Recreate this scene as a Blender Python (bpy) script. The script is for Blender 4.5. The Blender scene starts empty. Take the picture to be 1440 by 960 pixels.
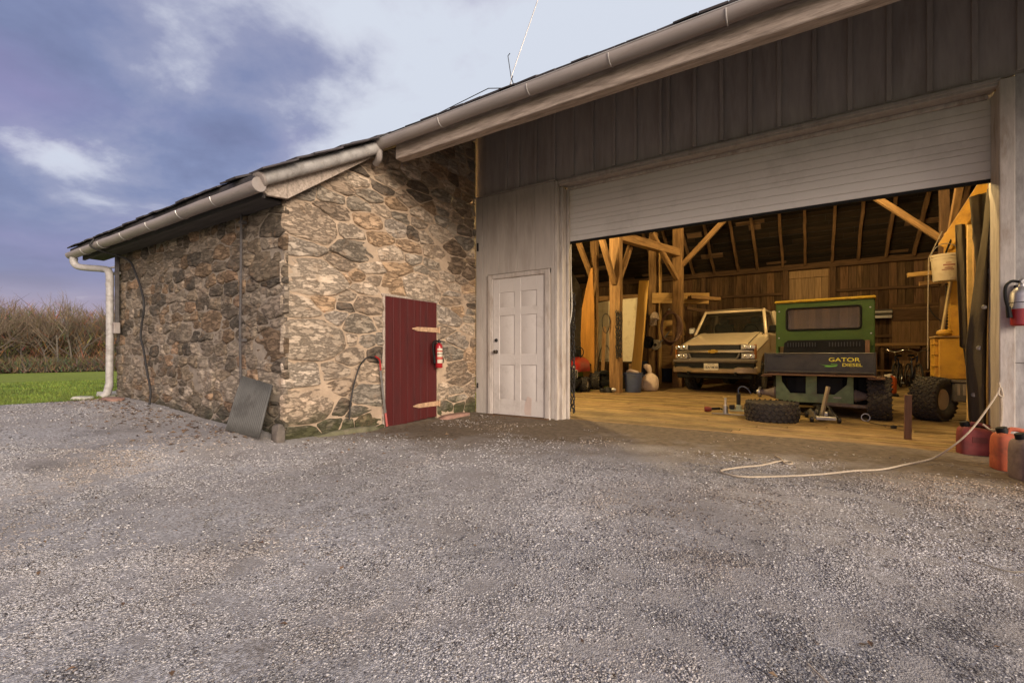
import bpy, bmesh, math, random
import numpy as np
from mathutils import Vector, Matrix, noise
PI = math.pi
V = Vector
C = bpy.context.scene.collection
R = random.Random(7)

# ------------------------------------------------------------------ materials
def M(name, col, rough=.6, metal=0., var=.18, scale=6., stretch=(1, 1, 1), bump=0., bscale=None,
      col2=None, attr=False, emit=None, alpha=1., trans=0., dirt=None, dscale=2.2, spec=.4, fine=.0, coat=0., iso=False, dr=(.5, .68)):
    m = bpy.data.materials.new(name); m.use_nodes = True
    nt = m.node_tree; N = nt.nodes; L = nt.links
    b = N['Principled BSDF']
    b.inputs['Roughness'].default_value = rough; b.inputs['Metallic'].default_value = metal
    b.inputs['Specular IOR Level'].default_value = spec
    b.inputs['Coat Weight'].default_value = coat
    if trans: b.inputs['Transmission Weight'].default_value = trans
    if alpha < 1: b.inputs['Alpha'].default_value = alpha
    tc = N.new('ShaderNodeTexCoord'); mp = N.new('ShaderNodeMapping')
    mp.inputs['Scale'].default_value = stretch
    oi = N.new('ShaderNodeObjectInfo'); ml = N.new('ShaderNodeMath'); ml.operation = 'MULTIPLY'; ml.inputs[1].default_value = 61.
    L.new(oi.outputs['Random'], ml.inputs[0]); L.new(ml.outputs[0], mp.inputs['Location'])
    L.new(tc.outputs['Object'], mp.inputs['Vector'])
    n = N.new('ShaderNodeTexNoise'); n.inputs['Scale'].default_value = scale
    n.inputs['Detail'].default_value = 6; n.inputs['Roughness'].default_value = .62
    L.new(mp.outputs['Vector'], n.inputs['Vector'])
    r = N.new('ShaderNodeValToRGB')
    a = [max(0, c * (1 - var)) for c in col]; z = col2 or [min(1, c * (1 + var)) for c in col]
    r.color_ramp.elements[0].position = .3; r.color_ramp.elements[1].position = .7
    r.color_ramp.elements[0].color = (*a, 1); r.color_ramp.elements[1].color = (*z, 1)
    L.new(n.outputs['Fac'], r.inputs['Fac'])
    out = r.outputs['Color']
    if dirt:                                     # stains and wear: patches of their own shape
        n2 = N.new('ShaderNodeTexNoise'); n2.inputs['Scale'].default_value = dscale; n2.inputs['Detail'].default_value = 9
        n2.inputs['Roughness'].default_value = .7
        L.new(tc.outputs['Object'] if iso else mp.outputs['Vector'], n2.inputs['Vector'])
        r2 = N.new('ShaderNodeValToRGB'); r2.color_ramp.elements[0].position = dr[0]; r2.color_ramp.elements[1].position = dr[1]
        L.new(n2.outputs['Fac'], r2.inputs['Fac'])
        mx = N.new('ShaderNodeMixRGB'); mx.inputs['Color2'].default_value = (*dirt, 1)
        L.new(r2.outputs['Color'], mx.inputs['Fac']); L.new(out, mx.inputs['Color1']); out = mx.outputs['Color']
        rr = N.new('ShaderNodeMapRange'); rr.inputs['To Min'].default_value = rough; rr.inputs['To Max'].default_value = min(1, rough + .3)
        L.new(r2.outputs['Color'], rr.inputs['Value']); L.new(rr.outputs['Result'], b.inputs['Roughness'])
    if attr:
        at = N.new('ShaderNodeAttribute'); at.attribute_name = 'Col'
        mx = N.new('ShaderNodeMixRGB'); mx.blend_type = 'MULTIPLY'; mx.inputs['Fac'].default_value = 1
        L.new(out, mx.inputs['Color1']); L.new(at.outputs['Color'], mx.inputs['Color2']); out = mx.outputs['Color']
    L.new(out, b.inputs['Base Color'])
    if emit:
        b.inputs['Emission Color'].default_value = (*emit[:3], 1); b.inputs['Emission Strength'].default_value = emit[3]
    if bump:
        n3 = N.new('ShaderNodeTexNoise'); n3.inputs['Scale'].default_value = bscale or scale * 3; n3.inputs['Detail'].default_value = 8
        n3.inputs['Roughness'].default_value = .65
        L.new(mp.outputs['Vector'], n3.inputs['Vector'])
        bp = N.new('ShaderNodeBump'); bp.inputs['Strength'].default_value = bump; bp.inputs['Distance'].default_value = .01
        L.new(n3.outputs['Fac'], bp.inputs['Height']); L.new(bp.outputs['Normal'], b.inputs['Normal'])
    return m

# ------------------------------------------------------------------ mesh builder
class MB:
    def __init__(s): s.v = []; s.f = []; s.mi = []; s.c = []; s.cur = (1, 1, 1)
    def add(s, vs, fs, mi=0):
        o = len(s.v); s.v += [tuple(p) for p in vs]; s.c += [s.cur] * len(vs)
        s.f += [tuple(i + o for i in f) for f in fs]; s.mi += [mi] * len(fs); return s
    def box(s, x0, x1, y0, y1, z0, z1, c=0., mi=0, T=None):
        cx, cy, cz = (x0 + x1) / 2, (y0 + y1) / 2, (z0 + z1) / 2
        h = (abs(x1 - x0) / 2, abs(y1 - y0) / 2, abs(z1 - z0) / 2)
        if c <= 0:
            vs = [(cx + sx * h[0], cy + sy * h[1], cz + sz * h[2]) for sx in (-1, 1) for sy in (-1, 1) for sz in (-1, 1)]
            fs = [(0, 1, 3, 2), (4, 6, 7, 5), (0, 4, 5, 1), (2, 3, 7, 6), (0, 2, 6, 4), (1, 5, 7, 3)]
        else:
            c = min(c, min(h) * .9); vs = []; ix = {}
            for sx in (-1, 1):
                for sy in (-1, 1):
                    for sz in (-1, 1):
                        for a in range(3):
                            p = [sx * h[0], sy * h[1], sz * h[2]]; sg = (sx, sy, sz)
                            for k in range(3):
                                if k != a: p[k] -= sg[k] * c
                            ix[sx, sy, sz, a] = len(vs); vs.append((cx + p[0], cy + p[1], cz + p[2]))
            fs = []
            for a in range(3):
                for sa in (-1, 1):
                    o = [k for k in range(3) if k != a]; q = []
                    for s1, s2 in ((-1, -1), (1, -1), (1, 1), (-1, 1)):
                        g = [0, 0, 0]; g[a] = sa; g[o[0]] = s1; g[o[1]] = s2; q.append(ix[(*g, a)])
                    fs.append(tuple(q))
                o = [k for k in range(3) if k != a]
                for s1 in (-1, 1):
                    for s2 in (-1, 1):
                        q = []
                        for sa, ax in ((-1, o[0]), (1, o[0]), (1, o[1]), (-1, o[1])):
                            g = [0, 0, 0]; g[a] = sa; g[o[0]] = s1; g[o[1]] = s2; q.append(ix[(*g, ax)])
                        fs.append(tuple(q))
            for sx in (-1, 1):
                for sy in (-1, 1):
                    for sz in (-1, 1): fs.append(tuple(ix[sx, sy, sz, a] for a in range(3)))
        if T is not None: vs = [T @ V(p) for p in vs]
        return s.add(vs, fs, mi)
    def bar(s, p0, p1, w, h=None, c=.004, mi=0, up=V((0, 0, 1))):
        p0, p1 = V(p0), V(p1); h = h or w; d = p1 - p0
        return s.box(0, d.length, -w / 2, w / 2, -h / 2, h / 2, c, mi, frame(p0, d, up))
    def tube(s, pts, r, n=8, closed=False, mi=0, r1=None, caps=True):
        pts = [V(p) for p in pts]; m = len(pts); vs = []; fs = []
        rs = r if isinstance(r, (list, tuple)) else [r + ((r1 if r1 is not None else r) - r) * i / max(1, m - 1) for i in range(m)]
        u = None
        for i, p in enumerate(pts):
            t = (pts[(i + 1) % m] - pts[i - 1]) if closed else (pts[min(i + 1, m - 1)] - pts[max(i - 1, 0)])
            t.normalize()
            if u is None: u = t.cross(V((0, 0, 1))) if abs(t.z) < .95 else t.cross(V((0, 1, 0)))
            u = (u - t * u.dot(t)).normalized(); w = t.cross(u)
            for k in range(n):
                a = 2 * PI * k / n; vs.append(p + (u * math.cos(a) + w * math.sin(a)) * rs[i])
        for i in range(m if closed else m - 1):
            j = (i + 1) % m
            for k in range(n): fs.append((i * n + k, i * n + (k + 1) % n, j * n + (k + 1) % n, j * n + k))
        if not closed and caps: fs += [tuple(range(n)), tuple(range((m - 1) * n, m * n))]
        return s.add(vs, fs, mi)
    def lathe(s, prof, n=24, T=None, mi=0, closed=False):
        vs = []; fs = []; m = len(prof)
        for r, z in prof:
            for k in range(n): vs.append(V((r * math.cos(2 * PI * k / n), r * math.sin(2 * PI * k / n), z)))
        for i in range(m if closed else m - 1):
            j = (i + 1) % m
            for k in range(n): fs.append((i * n + k, i * n + (k + 1) % n, j * n + (k + 1) % n, j * n + k))
        if not closed:
            if prof[0][0] > 1e-4: fs.append(tuple(range(n)))
            if prof[-1][0] > 1e-4: fs.append(tuple(range((m - 1) * n, m * n)))
        if T is not None: vs = [T @ p for p in vs]
        return s.add(vs, fs, mi)
    def prism(s, poly, z0, z1, T=None, mi=0):
        n = len(poly); vs = [V((x, y, z0)) for x, y in poly] + [V((x, y, z1)) for x, y in poly]
        fs = [tuple(range(n)), tuple(range(n, 2 * n))] + [(i, (i + 1) % n, n + (i + 1) % n, n + i) for i in range(n)]
        if T is not None: vs = [T @ p for p in vs]
        return s.add(vs, fs, mi)
    def build(s, name, mats, parent=None, local=False, smooth=True, ang=35, recalc=True, bevel=0.):
        me = bpy.data.meshes.new(name)
        off = V((0, 0, 0))
        if parent is not None and not local: off = base_of(parent)
        me.from_pydata([V(p) - off for p in s.v] if off.length else s.v, [], s.f)
        if not isinstance(mats, (list, tuple)): mats = [mats]
        for m in mats: me.materials.append(m)
        me.polygons.foreach_set('material_index', s.mi)
        if any(c != (1, 1, 1) for c in s.c):
            ca = me.color_attributes.new('Col', 'FLOAT_COLOR', 'POINT')
            ca.data.foreach_set('color', np.array([(*c, 1) for c in s.c], dtype=np.float32).ravel())
        else:
            ca = me.color_attributes.new('Col', 'FLOAT_COLOR', 'POINT')
            ca.data.foreach_set('color', np.ones(len(s.v) * 4, dtype=np.float32))
        if recalc:
            bm = bmesh.new(); bm.from_mesh(me); bmesh.ops.recalc_face_normals(bm, faces=bm.faces); bm.to_mesh(me); bm.free()
        if smooth:
            me.polygons.foreach_set('use_smooth', [True] * len(me.polygons)); me.set_sharp_from_angle(angle=math.radians(ang))
        me.update()
        o = bpy.data.objects.new(name, me); C.objects.link(o)
        if parent is not None: o.parent = parent
        if bevel:
            bv = o.modifiers.new('bevel', 'BEVEL'); bv.width = bevel; bv.segments = 2; bv.limit_method = 'ANGLE'; bv.angle_limit = math.radians(40)
        return o

def base_of(o):
    p = V((0, 0, 0))
    while o is not None: p = p + o.location; o = o.parent
    return p
def frame(p, d, up=V((0, 0, 1))):
    x = V(d).normalized()
    if abs(x.dot(up)) > .98: up = V((0, 1, 0))
    y = up.cross(x).normalized(); z = x.cross(y)
    return Matrix(((x.x, y.x, z.x, p[0]), (x.y, y.y, z.y, p[1]), (x.z, y.z, z.z, p[2]), (0, 0, 0, 1)))
def tag(o, label=None, cat=None, group=None, kind=None):
    if label: o['label'] = label
    if cat: o['category'] = cat
    if group: o['group'] = group
    if kind: o['kind'] = kind
    return o
def thing(name, label, cat, loc=(0, 0, 0), rz=0., group=None):
    o = bpy.data.objects.new(name, None); C.objects.link(o); o.empty_display_size = .2
    o.location = loc; o.rotation_euler = (0, 0, rz); return tag(o, label, cat, group)
def beam(name, p0, p1, w, h, m, parent, wob=.004, up=V((0, 0, 1)), c=.008):
    """a timber: local X runs along it, so the grain does too"""
    p0, p1 = V(p0), V(p1); d = p1 - p0; n = max(2, int(d.length / .35)); vs = []; fs = []
    for i in range(n + 1):
        x = d.length * i / n; k = c
        ring = [(-w/2+k, -h/2), (w/2-k, -h/2), (w/2, -h/2+k), (w/2, h/2-k), (w/2-k, h/2), (-w/2+k, h/2), (-w/2, h/2-k), (-w/2, -h/2+k)]
        j = (R.uniform(-wob, wob), R.uniform(-wob, wob))
        vs += [(x, a + j[0] + R.uniform(-wob, wob) * .5, b + j[1] + R.uniform(-wob, wob) * .5) for a, b in ring]
    for i in range(n):
        for k in range(8): fs.append((i*8+k, i*8+(k+1) % 8, i*8+8+(k+1) % 8, i*8+8+k))
    fs += [tuple(range(8)), tuple(range(n*8, n*8+8))]
    b = MB(); b.add(vs, fs); o = b.build(name, m, None, smooth=True, ang=25)
    o.matrix_basis = frame(p0 - base_of(parent), d, up); o.parent = parent
    # shift texture so that no two timbers repeat
    return o
def dup(root, loc, rz, label=None, group=None):
    r = root.copy(); C.objects.link(r); r.location = loc; r.rotation_euler = (0, 0, rz)
    if label: r['label'] = label
    if group: r['group'] = group
    for ch in list(root.children):
        c = ch.copy(); C.objects.link(c); c.parent = r
        for g in list(ch.children):
            e = g.copy(); C.objects.link(e); e.parent = c
    return r
def smooth_path(pts, n=6):
    """Catmull-Rom through the points"""
    p = [V(q) for q in pts]; p = [p[0] * 2 - p[1]] + p + [p[-1] * 2 - p[-2]]; out = []
    for i in range(1, len(p) - 2):
        for k in range(n):
            t = k / n
            out.append(.5 * ((2 * p[i]) + (p[i+1] - p[i-1]) * t + (2*p[i-1] - 5*p[i] + 4*p[i+1] - p[i+2]) * t*t + (3*p[i] - p[i-1] - 3*p[i+1] + p[i+2]) * t**3))
    return out + [p[-2]]
def text_mesh(txt, size, name, m, parent, loc, rot, extrude=.001, align='CENTER', sx=1.):
    cu = bpy.data.curves.new(name, 'FONT'); cu.body = txt; cu.size = size; cu.extrude = extrude; cu.align_x = align; cu.offset = size * .012
    t = bpy.data.objects.new(name, cu); C.objects.link(t)
    bpy.context.view_layer.update()
    me = bpy.data.meshes.new_from_object(t); bpy.data.objects.remove(t)
    me.materials.clear(); me.materials.append(m)
    o = bpy.data.objects.new(name, me); C.objects.link(o); o.parent = parent; o.location = loc; o.rotation_euler = rot; o.scale = (sx, 1, 1)
    return o
def sstep(a, b, x):
    t = max(0., min(1., (x - a) / (b - a))); return t * t * (3 - 2 * t)

# ------------------------------------------------------------------ palette
W_GREY = M('weathered_white_board', (.35, .285, .235), .8, var=.35, scale=5, stretch=(1, 9, 9), bump=.35, bscale=12, dirt=(.19, .15, .12), dscale=3.2)
W_BEAM = M('warm_hewn_timber', (.27, .155, .065), .8, var=.4, scale=2.2, stretch=(1, 9, 9), bump=.7, bscale=12, dirt=(.12, .06, .025), dscale=1.2)
W_NEW = M('yellow_lumber', (.46, .28, .10), .7, var=.25, scale=2.2, stretch=(1, 10, 10), bump=.3, bscale=10, dirt=(.33, .18, .06), dscale=.9)
W_DARK = M('dark_old_timber', (.105, .058, .03), .85, var=.4, scale=2.5, stretch=(1, 8, 8), bump=.6, bscale=12)
W_PLANKV = M('old_barn_board', (.15, .088, .045), .85, var=.4, scale=2.2, stretch=(9, 9, .7), bump=.6, bscale=6, attr=True, dirt=(.05, .028, .016), dscale=1.4)
W_FLOOR = M('barn_floor_plank', (.30, .205, .088), .7, var=.32, scale=2.4, stretch=(.6, 9, 9), bump=.35, bscale=6, attr=True, dirt=(.13, .088, .045), dscale=1.8, iso=True, dr=(.44, .70))
SHEATH = M('roof_sheathing', (.022, .014, .009), .9, var=.5, scale=3, stretch=(.5, 6, 6), bump=.5, bscale=8, attr=True)
SIDING = M('taupe_painted_siding', (.37, .33, .30), .72, var=.12, scale=5, stretch=(4, 4, .5), bump=.25, bscale=14, dirt=(.28, .245, .22), dscale=1.3)
SIDING_LIT = M('taupe_siding_lit', (.42, .375, .335), .65, var=.1, scale=5, stretch=(3, 3, .5), bump=.2, bscale=14, dirt=(.33, .29, .255), dscale=1.2)  # same paint as the siding, lightened for the better lit lower wall
PIER = M('weathered_grey_siding', (.36, .34, .33), .75, var=.22, scale=9, stretch=(2.5, 2.5, .8), bump=.4, bscale=22, dirt=(.25, .235, .225), dscale=3)
DOORW = M('white_door_paint', (.56, .515, .48), .5, var=.06, scale=3, dirt=(.45, .405, .37), dscale=3.0, bump=.05, bscale=40)
TRIMW = M('old_trim_paint', (.46, .41, .37), .65, var=.18, scale=7, stretch=(3, 3, .6), bump=.3, bscale=20, dirt=(.30, .24, .19), dscale=2.5)
OHDOOR = M('grey_door_panel', (.64, .605, .57), .55, var=.04, scale=2, stretch=(.4, 2, 2), dirt=(.52, .49, .46), dscale=1.6, iso=True, bump=.06, bscale=30)
GUTTER = M('gutter_white_metal', (.35, .33, .315), .5, .0, var=.16, scale=5, stretch=(.8, 3, 3), dirt=(.22, .20, .185), dscale=3.0, bump=.08, bscale=14)
GUTTERD = M('dull_gutter_metal', (.29, .255, .235), .5, .0, var=.2, scale=3, stretch=(.5, 3, 3), dirt=(.21, .17, .15), dscale=1.5, bump=.08, bscale=14)
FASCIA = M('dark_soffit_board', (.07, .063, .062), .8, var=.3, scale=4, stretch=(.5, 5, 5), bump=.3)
REDP = M('red_door_paint', (.066, .0055, .0055), .6, var=.2, scale=4, stretch=(5, 5, .6), bump=.2, bscale=18, dirt=(.045, .007, .007), dscale=2.0)
RUST = M('rusty_iron', (.40, .25, .15), .8, var=.35, scale=25, bump=.3)
SHING = M('dark_slate', (.045, .04, .042), .8, var=.4, scale=7, bump=.5)
IRON = M('dark_iron', (.03, .028, .028), .55, .4, var=.4, scale=20, bump=.2)
STEEL = M('bare_steel', (.42, .41, .40), .38, .8, var=.2, scale=15, bump=.1)
CHROME = M('chrome', (.66, .63, .60), .18, 1., var=.05)
BLACKP = M('black_plastic', (.008, .008, .008), .6, var=.3, scale=10, spec=.2)
RUBBER = M('tyre_rubber', (.025, .023, .022), .82, var=.4, scale=12, bump=.2, dirt=(.07, .055, .04), dscale=5)
TREAD = M('dusty_tread_rubber', (.05, .044, .038), .85, var=.35, scale=20, bump=.3, dirt=(.10, .08, .058), dscale=6)
TRUCKP = M('tan_truck_paint', (.74, .61, .44), .32, .25, var=.05, scale=2, coat=.6, dirt=(.66, .53, .37), dscale=2.2)
GLASS = M('dark_car_glass', (.012, .014, .013), .05, alpha=.62, var=.0, spec=.6)
GLASSW = M('reflection_tinted_glass', (.16, .12, .075), .10, alpha=.22, var=.02, scale=4, spec=.5)  # brown tint painted in for the warm reflection on the panes
LENS = M('headlamp_lens', (.62, .60, .57), .12, .35, var=.25, scale=30, bump=.5, bscale=50)
GREEN = M('green_machine_paint', (.058, .105, .024), .5, var=.14, scale=3, dirt=(.065, .10, .03), dscale=3.5, spec=.2)
GREENOLD = M('worn_green_frame', (.24, .31, .16), .75, var=.25, scale=8, spec=.2, dirt=(.27, .23, .16), dscale=3.0, bump=.15)
YELLOW = M('yellow_cab_roof', (.62, .40, .035), .4, var=.1, scale=4, dirt=(.42, .27, .05), dscale=3)
DECALY = M('decal_yellow', (.80, .72, .07), .5, var=.06)
DECALG = M('decal_green', (.18, .50, .06), .5, var=.1)
CHAR = M('charcoal_box_steel', (.05, .048, .047), .5, .3, var=.25, scale=5, dirt=(.085, .075, .068), dscale=2.5)
BROWNB = M('dusty_brown_steel', (.17, .095, .055), .75, var=.25, scale=6, bump=.15)
LIFTY = M('orange_lift_paint', (.62, .33, .035), .5, var=.15, scale=4, dirt=(.36, .17, .035), dscale=2.5)
CANVAS = M('olive_canvas', (.085, .066, .038), .9, var=.25, scale=3, bump=.35, bscale=30, dirt=(.055, .042, .026), dscale=1.5)
PLY = M('plywood_sheet', (.64, .43, .16), .75, var=.2, scale=2, stretch=(6, 6, .6), bump=.2)
CREAM = M('cream_panel', (.76, .68, .50), .6, var=.07, scale=2, dirt=(.52, .43, .28), dscale=2)
BLUE = M('blue_bin_plastic', (.08, .105, .20), .55, var=.15, scale=5, dirt=(.085, .095, .14), dscale=4)
NAVY = M('navy_bin_plastic', (.035, .05, .10), .5, var=.2, scale=5, dirt=(.035, .045, .08), dscale=4)
SACK = M('white_woven_sack', (.60, .47, .38), .85, var=.15, scale=10, bump=.4, bscale=30)
REDM = M('red_machine_paint', (.30, .018, .015), .35, var=.15, scale=5, coat=.3)
REDEX = M('extinguisher_red', (.30, .014, .018), .3, var=.08, scale=6, coat=.4)
PAPER = M('paper_label', (.50, .45, .35), .7, var=.1, scale=20)
INK = M('printed_ink', (.05, .05, .06), .7, var=.1)
GASRED = M('faded_red_plastic', (.25, .045, .04), .6, var=.2, scale=6, dirt=(.15, .045, .04), dscale=5, bump=.08)
GASOR = M('orange_red_plastic', (.50, .115, .05), .6, var=.15, scale=6, dirt=(.31, .09, .05), dscale=5, bump=.08)
GASGR = M('sun_bleached_plastic', (.23, .165, .135), .7, var=.25, scale=8, dirt=(.12, .085, .075), dscale=5, bump=.08)
ROPE = M('old_white_rope', (.42, .345, .26), .85, var=.2, scale=60, bump=.5)
CORR = M('galvanised_sheet', (.075, .072, .068), .65, .1, var=.25, scale=3, stretch=(1, 1, 1), dirt=(.045, .04, .037), dscale=2.5, bump=.1)
VINE = M('black_cable', (.02, .018, .018), .7, var=.3)
SLABR = M('reddish_flagstone', (.26, .15, .115), .85, var=.25, scale=10, bump=.4)
SLABG = M('pale_flagstone', (.40, .38, .33), .85, var=.25, scale=10, bump=.4)
ORANGE = M('bright_orange_plastic', (.45, .09, .02), .5, var=.12)
BUCKET = M('white_bucket_plastic', (.68, .58, .42), .5, var=.08, scale=6, dirt=(.50, .38, .22), dscale=4)
BARK = M('grey_bark', (.115, .095, .075), .9, var=.4, scale=4)
BARKP = M('pale_bark', (.24, .205, .16), .9, var=.3, scale=4)
TWIG = M('brown_twig', (.155, .115, .08), .9, var=.4, scale=.6)
BULB = M('lamp_bulb', (1, .8, .5), .4, emit=(1, .68, .34, 25))
SHADE = M('lamp_shade_enamel', (.10, .14, .11), .4, var=.1)
BROWNR = M('brown_rubber_hose', (.10, .05, .035), .6, var=.3, scale=20)
# ------------------------------------------------------------------ world, light, camera
SUN_EL, SUN_AZ = math.radians(16), math.atan2(-.42, .85)       # low glow from the right of the yard
sund = V((math.cos(SUN_EL) * math.cos(SUN_AZ), math.cos(SUN_EL) * math.sin(SUN_AZ), math.sin(SUN_EL)))
def make_world():
    w = bpy.data.worlds.new('World'); bpy.context.scene.world = w; w.use_nodes = True
    nt = w.node_tree; N = nt.nodes; L = nt.links; N.clear()
    out = N.new('ShaderNodeOutputWorld')
    tc = N.new('ShaderNodeTexCoord'); sep = N.new('ShaderNodeSeparateXYZ'); L.new(tc.outputs['Generated'], sep.inputs[0])
    def math_(op, a, b=None, clamp=False):
        n = N.new('ShaderNodeMath'); n.operation = op; n.use_clamp = clamp
        for i, x in enumerate((a, b)):
            if x is None: continue
            if isinstance(x, (int, float)): n.inputs[i].default_value = x
            else: L.new(x, n.inputs[i])
        return n.outputs[0]
    def ramp(fac, stops):
        r = N.new('ShaderNodeValToRGB'); cr = r.color_ramp
        while len(cr.elements) < len(stops): cr.elements.new(.5)
        for e, (p, c) in zip(cr.elements, stops): e.position = p; e.color = (*c, 1)
        L.new(fac, r.inputs['Fac']); return r.outputs['Color']
    def mix(f, a, b):
        n = N.new('ShaderNodeMixRGB')
        L.new(f, n.inputs['Fac'])
        for k, x in (('Color1', a), ('Color2', b)):
            if isinstance(x, tuple): n.inputs[k].default_value = (*x, 1)
            else: L.new(x, n.inputs[k])
        return n.outputs['Color']
    # flat cloud layer: direction projected on a plane overhead
    zc = math_('ADD', math_('MAXIMUM', sep.outputs['Z'], 0.), .16)
    px = math_('DIVIDE', sep.outputs['X'], zc); py = math_('DIVIDE', sep.outputs['Y'], zc)
    cb = N.new('ShaderNodeCombineXYZ'); L.new(px, cb.inputs[0]); L.new(py, cb.inputs[1])
    def fbm(scale, loc, detail=8, rough=.55, stretch=(1, 1, 1), dist=0.):
        mp = N.new('ShaderNodeMapping'); mp.inputs['Location'].default_value = loc; mp.inputs['Scale'].default_value = stretch
        mp.inputs['Rotation'].default_value = (0, 0, math.radians(-25))
        L.new(cb.outputs[0], mp.inputs['Vector'])
        n = N.new('ShaderNodeTexNoise'); n.inputs['Scale'].default_value = scale; n.inputs['Detail'].default_value = detail
        n.inputs['Roughness'].default_value = rough; n.inputs['Distortion'].default_value = dist
        L.new(mp.outputs[0], n.inputs['Vector']); return n.outputs['Fac']
    big = fbm(SKY['s'], SKY['loc'], 9, .56, (1, 1.35, 1), .25)
    fine = fbm(2.2, (3.1, 7.7, 0), 7, .6)
    # bright break in the clouds towards the barn roof (world direction), heavy bank on the left
    bx = math_('MULTIPLY', sep.outputs['X'], .62); by = math_('MULTIPLY', sep.outputs['Y'], .55); bz = math_('MULTIPLY', sep.outputs['Z'], .42)
    br = math_('ADD', math_('ADD', bx, by), bz)                 # -.6 far left ... +.8 bright side
    cov = math_('ADD', math_('SUBTRACT', big, math_('MULTIPLY', br, SKY['br'])), math_('MULTIPLY', math_('SUBTRACT', fine, .5), .30))
    hue0 = fbm(.9, (8.4, 2.2, 3.), 5, .5)
    # a pale break low on the left, between two banks
    zz = math_('DIVIDE', math_('ADD', math_('SUBTRACT', sep.outputs['Z'], .262), math_('ADD', math_('MULTIPLY', math_('SUBTRACT', fine, .5), .20), math_('MULTIPLY', math_('SUBTRACT', hue0, .5), .35))), .06)
    bnd = math_('DIVIDE', 1., math_('ADD', 1., math_('MULTIPLY', zz, zz)))
    cov = math_('SUBTRACT', cov, math_('MULTIPLY', bnd, math_('MULTIPLY', ramp(big, [(.3, (1, 1, 1)), (.7, (.35,) * 3)]), SKY['band'])))
    cov = math_('SUBTRACT', cov, SKY['off'])
    mask = ramp(cov, [(.38, (0, 0, 0)), (.46, (.5,) * 3), (.56, (1, 1, 1))])
    thick = ramp(cov, [(.42, SKY['c1']), (.52, SKY['c2']), (.66, SKY['c3']), (.82, SKY['c4'])])
    hue = fbm(.9, (8.4, 2.2, 3.), 5, .5)
    thick = mix(math_('MULTIPLY', ramp(hue, [(.42, (0, 0, 0)), (.6, (1, 1, 1))]), .75), thick, mix(mask, (.50, .44, .52), (.235, .20, .37)))
    # low dusk tint near the horizon
    el = sep.outputs['Z']
    low = ramp(el, [(0., (1, 1, 1)), (.10, (.75,) * 3), (.28, (0, 0, 0))])
    thick = mix(math_('MULTIPLY', low, .75), thick, SKY['lowc'])
    pink = math_('MULTIPLY', ramp(el, [(0., (1, 1, 1)), (.13, (0, 0, 0))]), .8)
    thick = mix(pink, thick, SKY['pink'])
    clear = ramp(el, [(0., (.56, .49, .55)), (.2, (.47, .49, .58)), (.45, (.53, .56, .63)), (.7, (.55, .585, .66))])
    sky = mix(mask, clear, thick)
    # dusk glow low in the sky on the sun's side (behind and right of the yard)
    dp = math_('ADD', math_('MULTIPLY', sep.outputs['X'], .80), math_('MULTIPLY', sep.outputs['Y'], -.60))
    gl = math_('MULTIPLY', math_('POWER', math_('MAXIMUM', math_('ADD', math_('MULTIPLY', dp, .6), .4), 0.), 1.6), ramp(el, [(0., (1, 1, 1)), (.25, (.6,) * 3), (.75, (.12,) * 3)]))
    gc = mix(gl, (0, 0, 0), SKY['glow'])
    ad = N.new('ShaderNodeMixRGB'); ad.blend_type = 'ADD'; ad.inputs['Fac'].default_value = 1; L.new(sky, ad.inputs['Color1']); L.new(gc, ad.inputs['Color2']); sky = ad.outputs['Color']
    bgc = N.new('ShaderNodeBackground'); L.new(sky, bgc.inputs['Color']); bgc.inputs['Strength'].default_value = SKY['str']
    ns = N.new('ShaderNodeTexSky'); ns.sky_type = 'NISHITA'; ns.sun_disc = False; ns.sun_elevation = SUN_EL
    ns.sun_rotation = math.radians(90) - SUN_AZ; ns.air_density = 1.; ns.dust_density = 2.
    bgn = N.new('ShaderNodeBackground'); L.new(ns.outputs[0], bgn.inputs['Color']); bgn.inputs['Strength'].default_value = .05
    mx = N.new('ShaderNodeMixShader'); mx.inputs[0].default_value = .8
    L.new(bgn.outputs[0], mx.inputs[1]); L.new(bgc.outputs[0], mx.inputs[2]); L.new(mx.outputs[0], out.inputs['Surface'])
SKY = dict(s=1.25, loc=(2.3, .9, 0), br=.40, off=-.035, str=1.0,
           c1=(.46, .46, .54), c2=(.26, .27, .39), c3=(.165, .19, .325), c4=(.12, .135, .245), band=.16, lowc=(.16, .15, .275), pink=(.52, .36, .40), glow=(1.5, 1.15, .86))
make_world()
ld = bpy.data.lights.new('sun', 'SUN'); ld.energy = 2.8; ld.angle = math.radians(30); ld.color = (1, .86, .70)
sun = bpy.data.objects.new('sun', ld); C.objects.link(sun); sun.rotation_euler = sund.to_track_quat('Z', 'Y').to_euler(); sun.location = (20, -10, 12)

cd = bpy.data.cameras.new('camera'); cam = bpy.data.objects.new('camera', cd); C.objects.link(cam)
cam.location = (0, 0, .95); cam.rotation_euler = (PI / 2, 0, math.radians(33.0)); cd.sensor_width = 36; cd.lens = 16.0
cd.shift_y = -19 / 1440; cd.clip_end = 2000; cd.clip_start = .05
sc = bpy.context.scene; sc.camera = cam
cd.shift_y = 19 / 1440
vs = sc.view_settings; vs.view_transform = 'Standard'; vs.look = 'None'; vs.exposure = .6; vs.gamma = 1; vs.use_curve_mapping = False
sc.cycles.max_bounces = 8; sc.cycles.diffuse_bounces = 4; sc.cycles.sample_clamp_indirect = 4; sc.cycles.caustics_reflective = False; sc.cycles.caustics_refractive = False
try: sc.cycles.use_denoising = True
except Exception: pass

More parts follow.
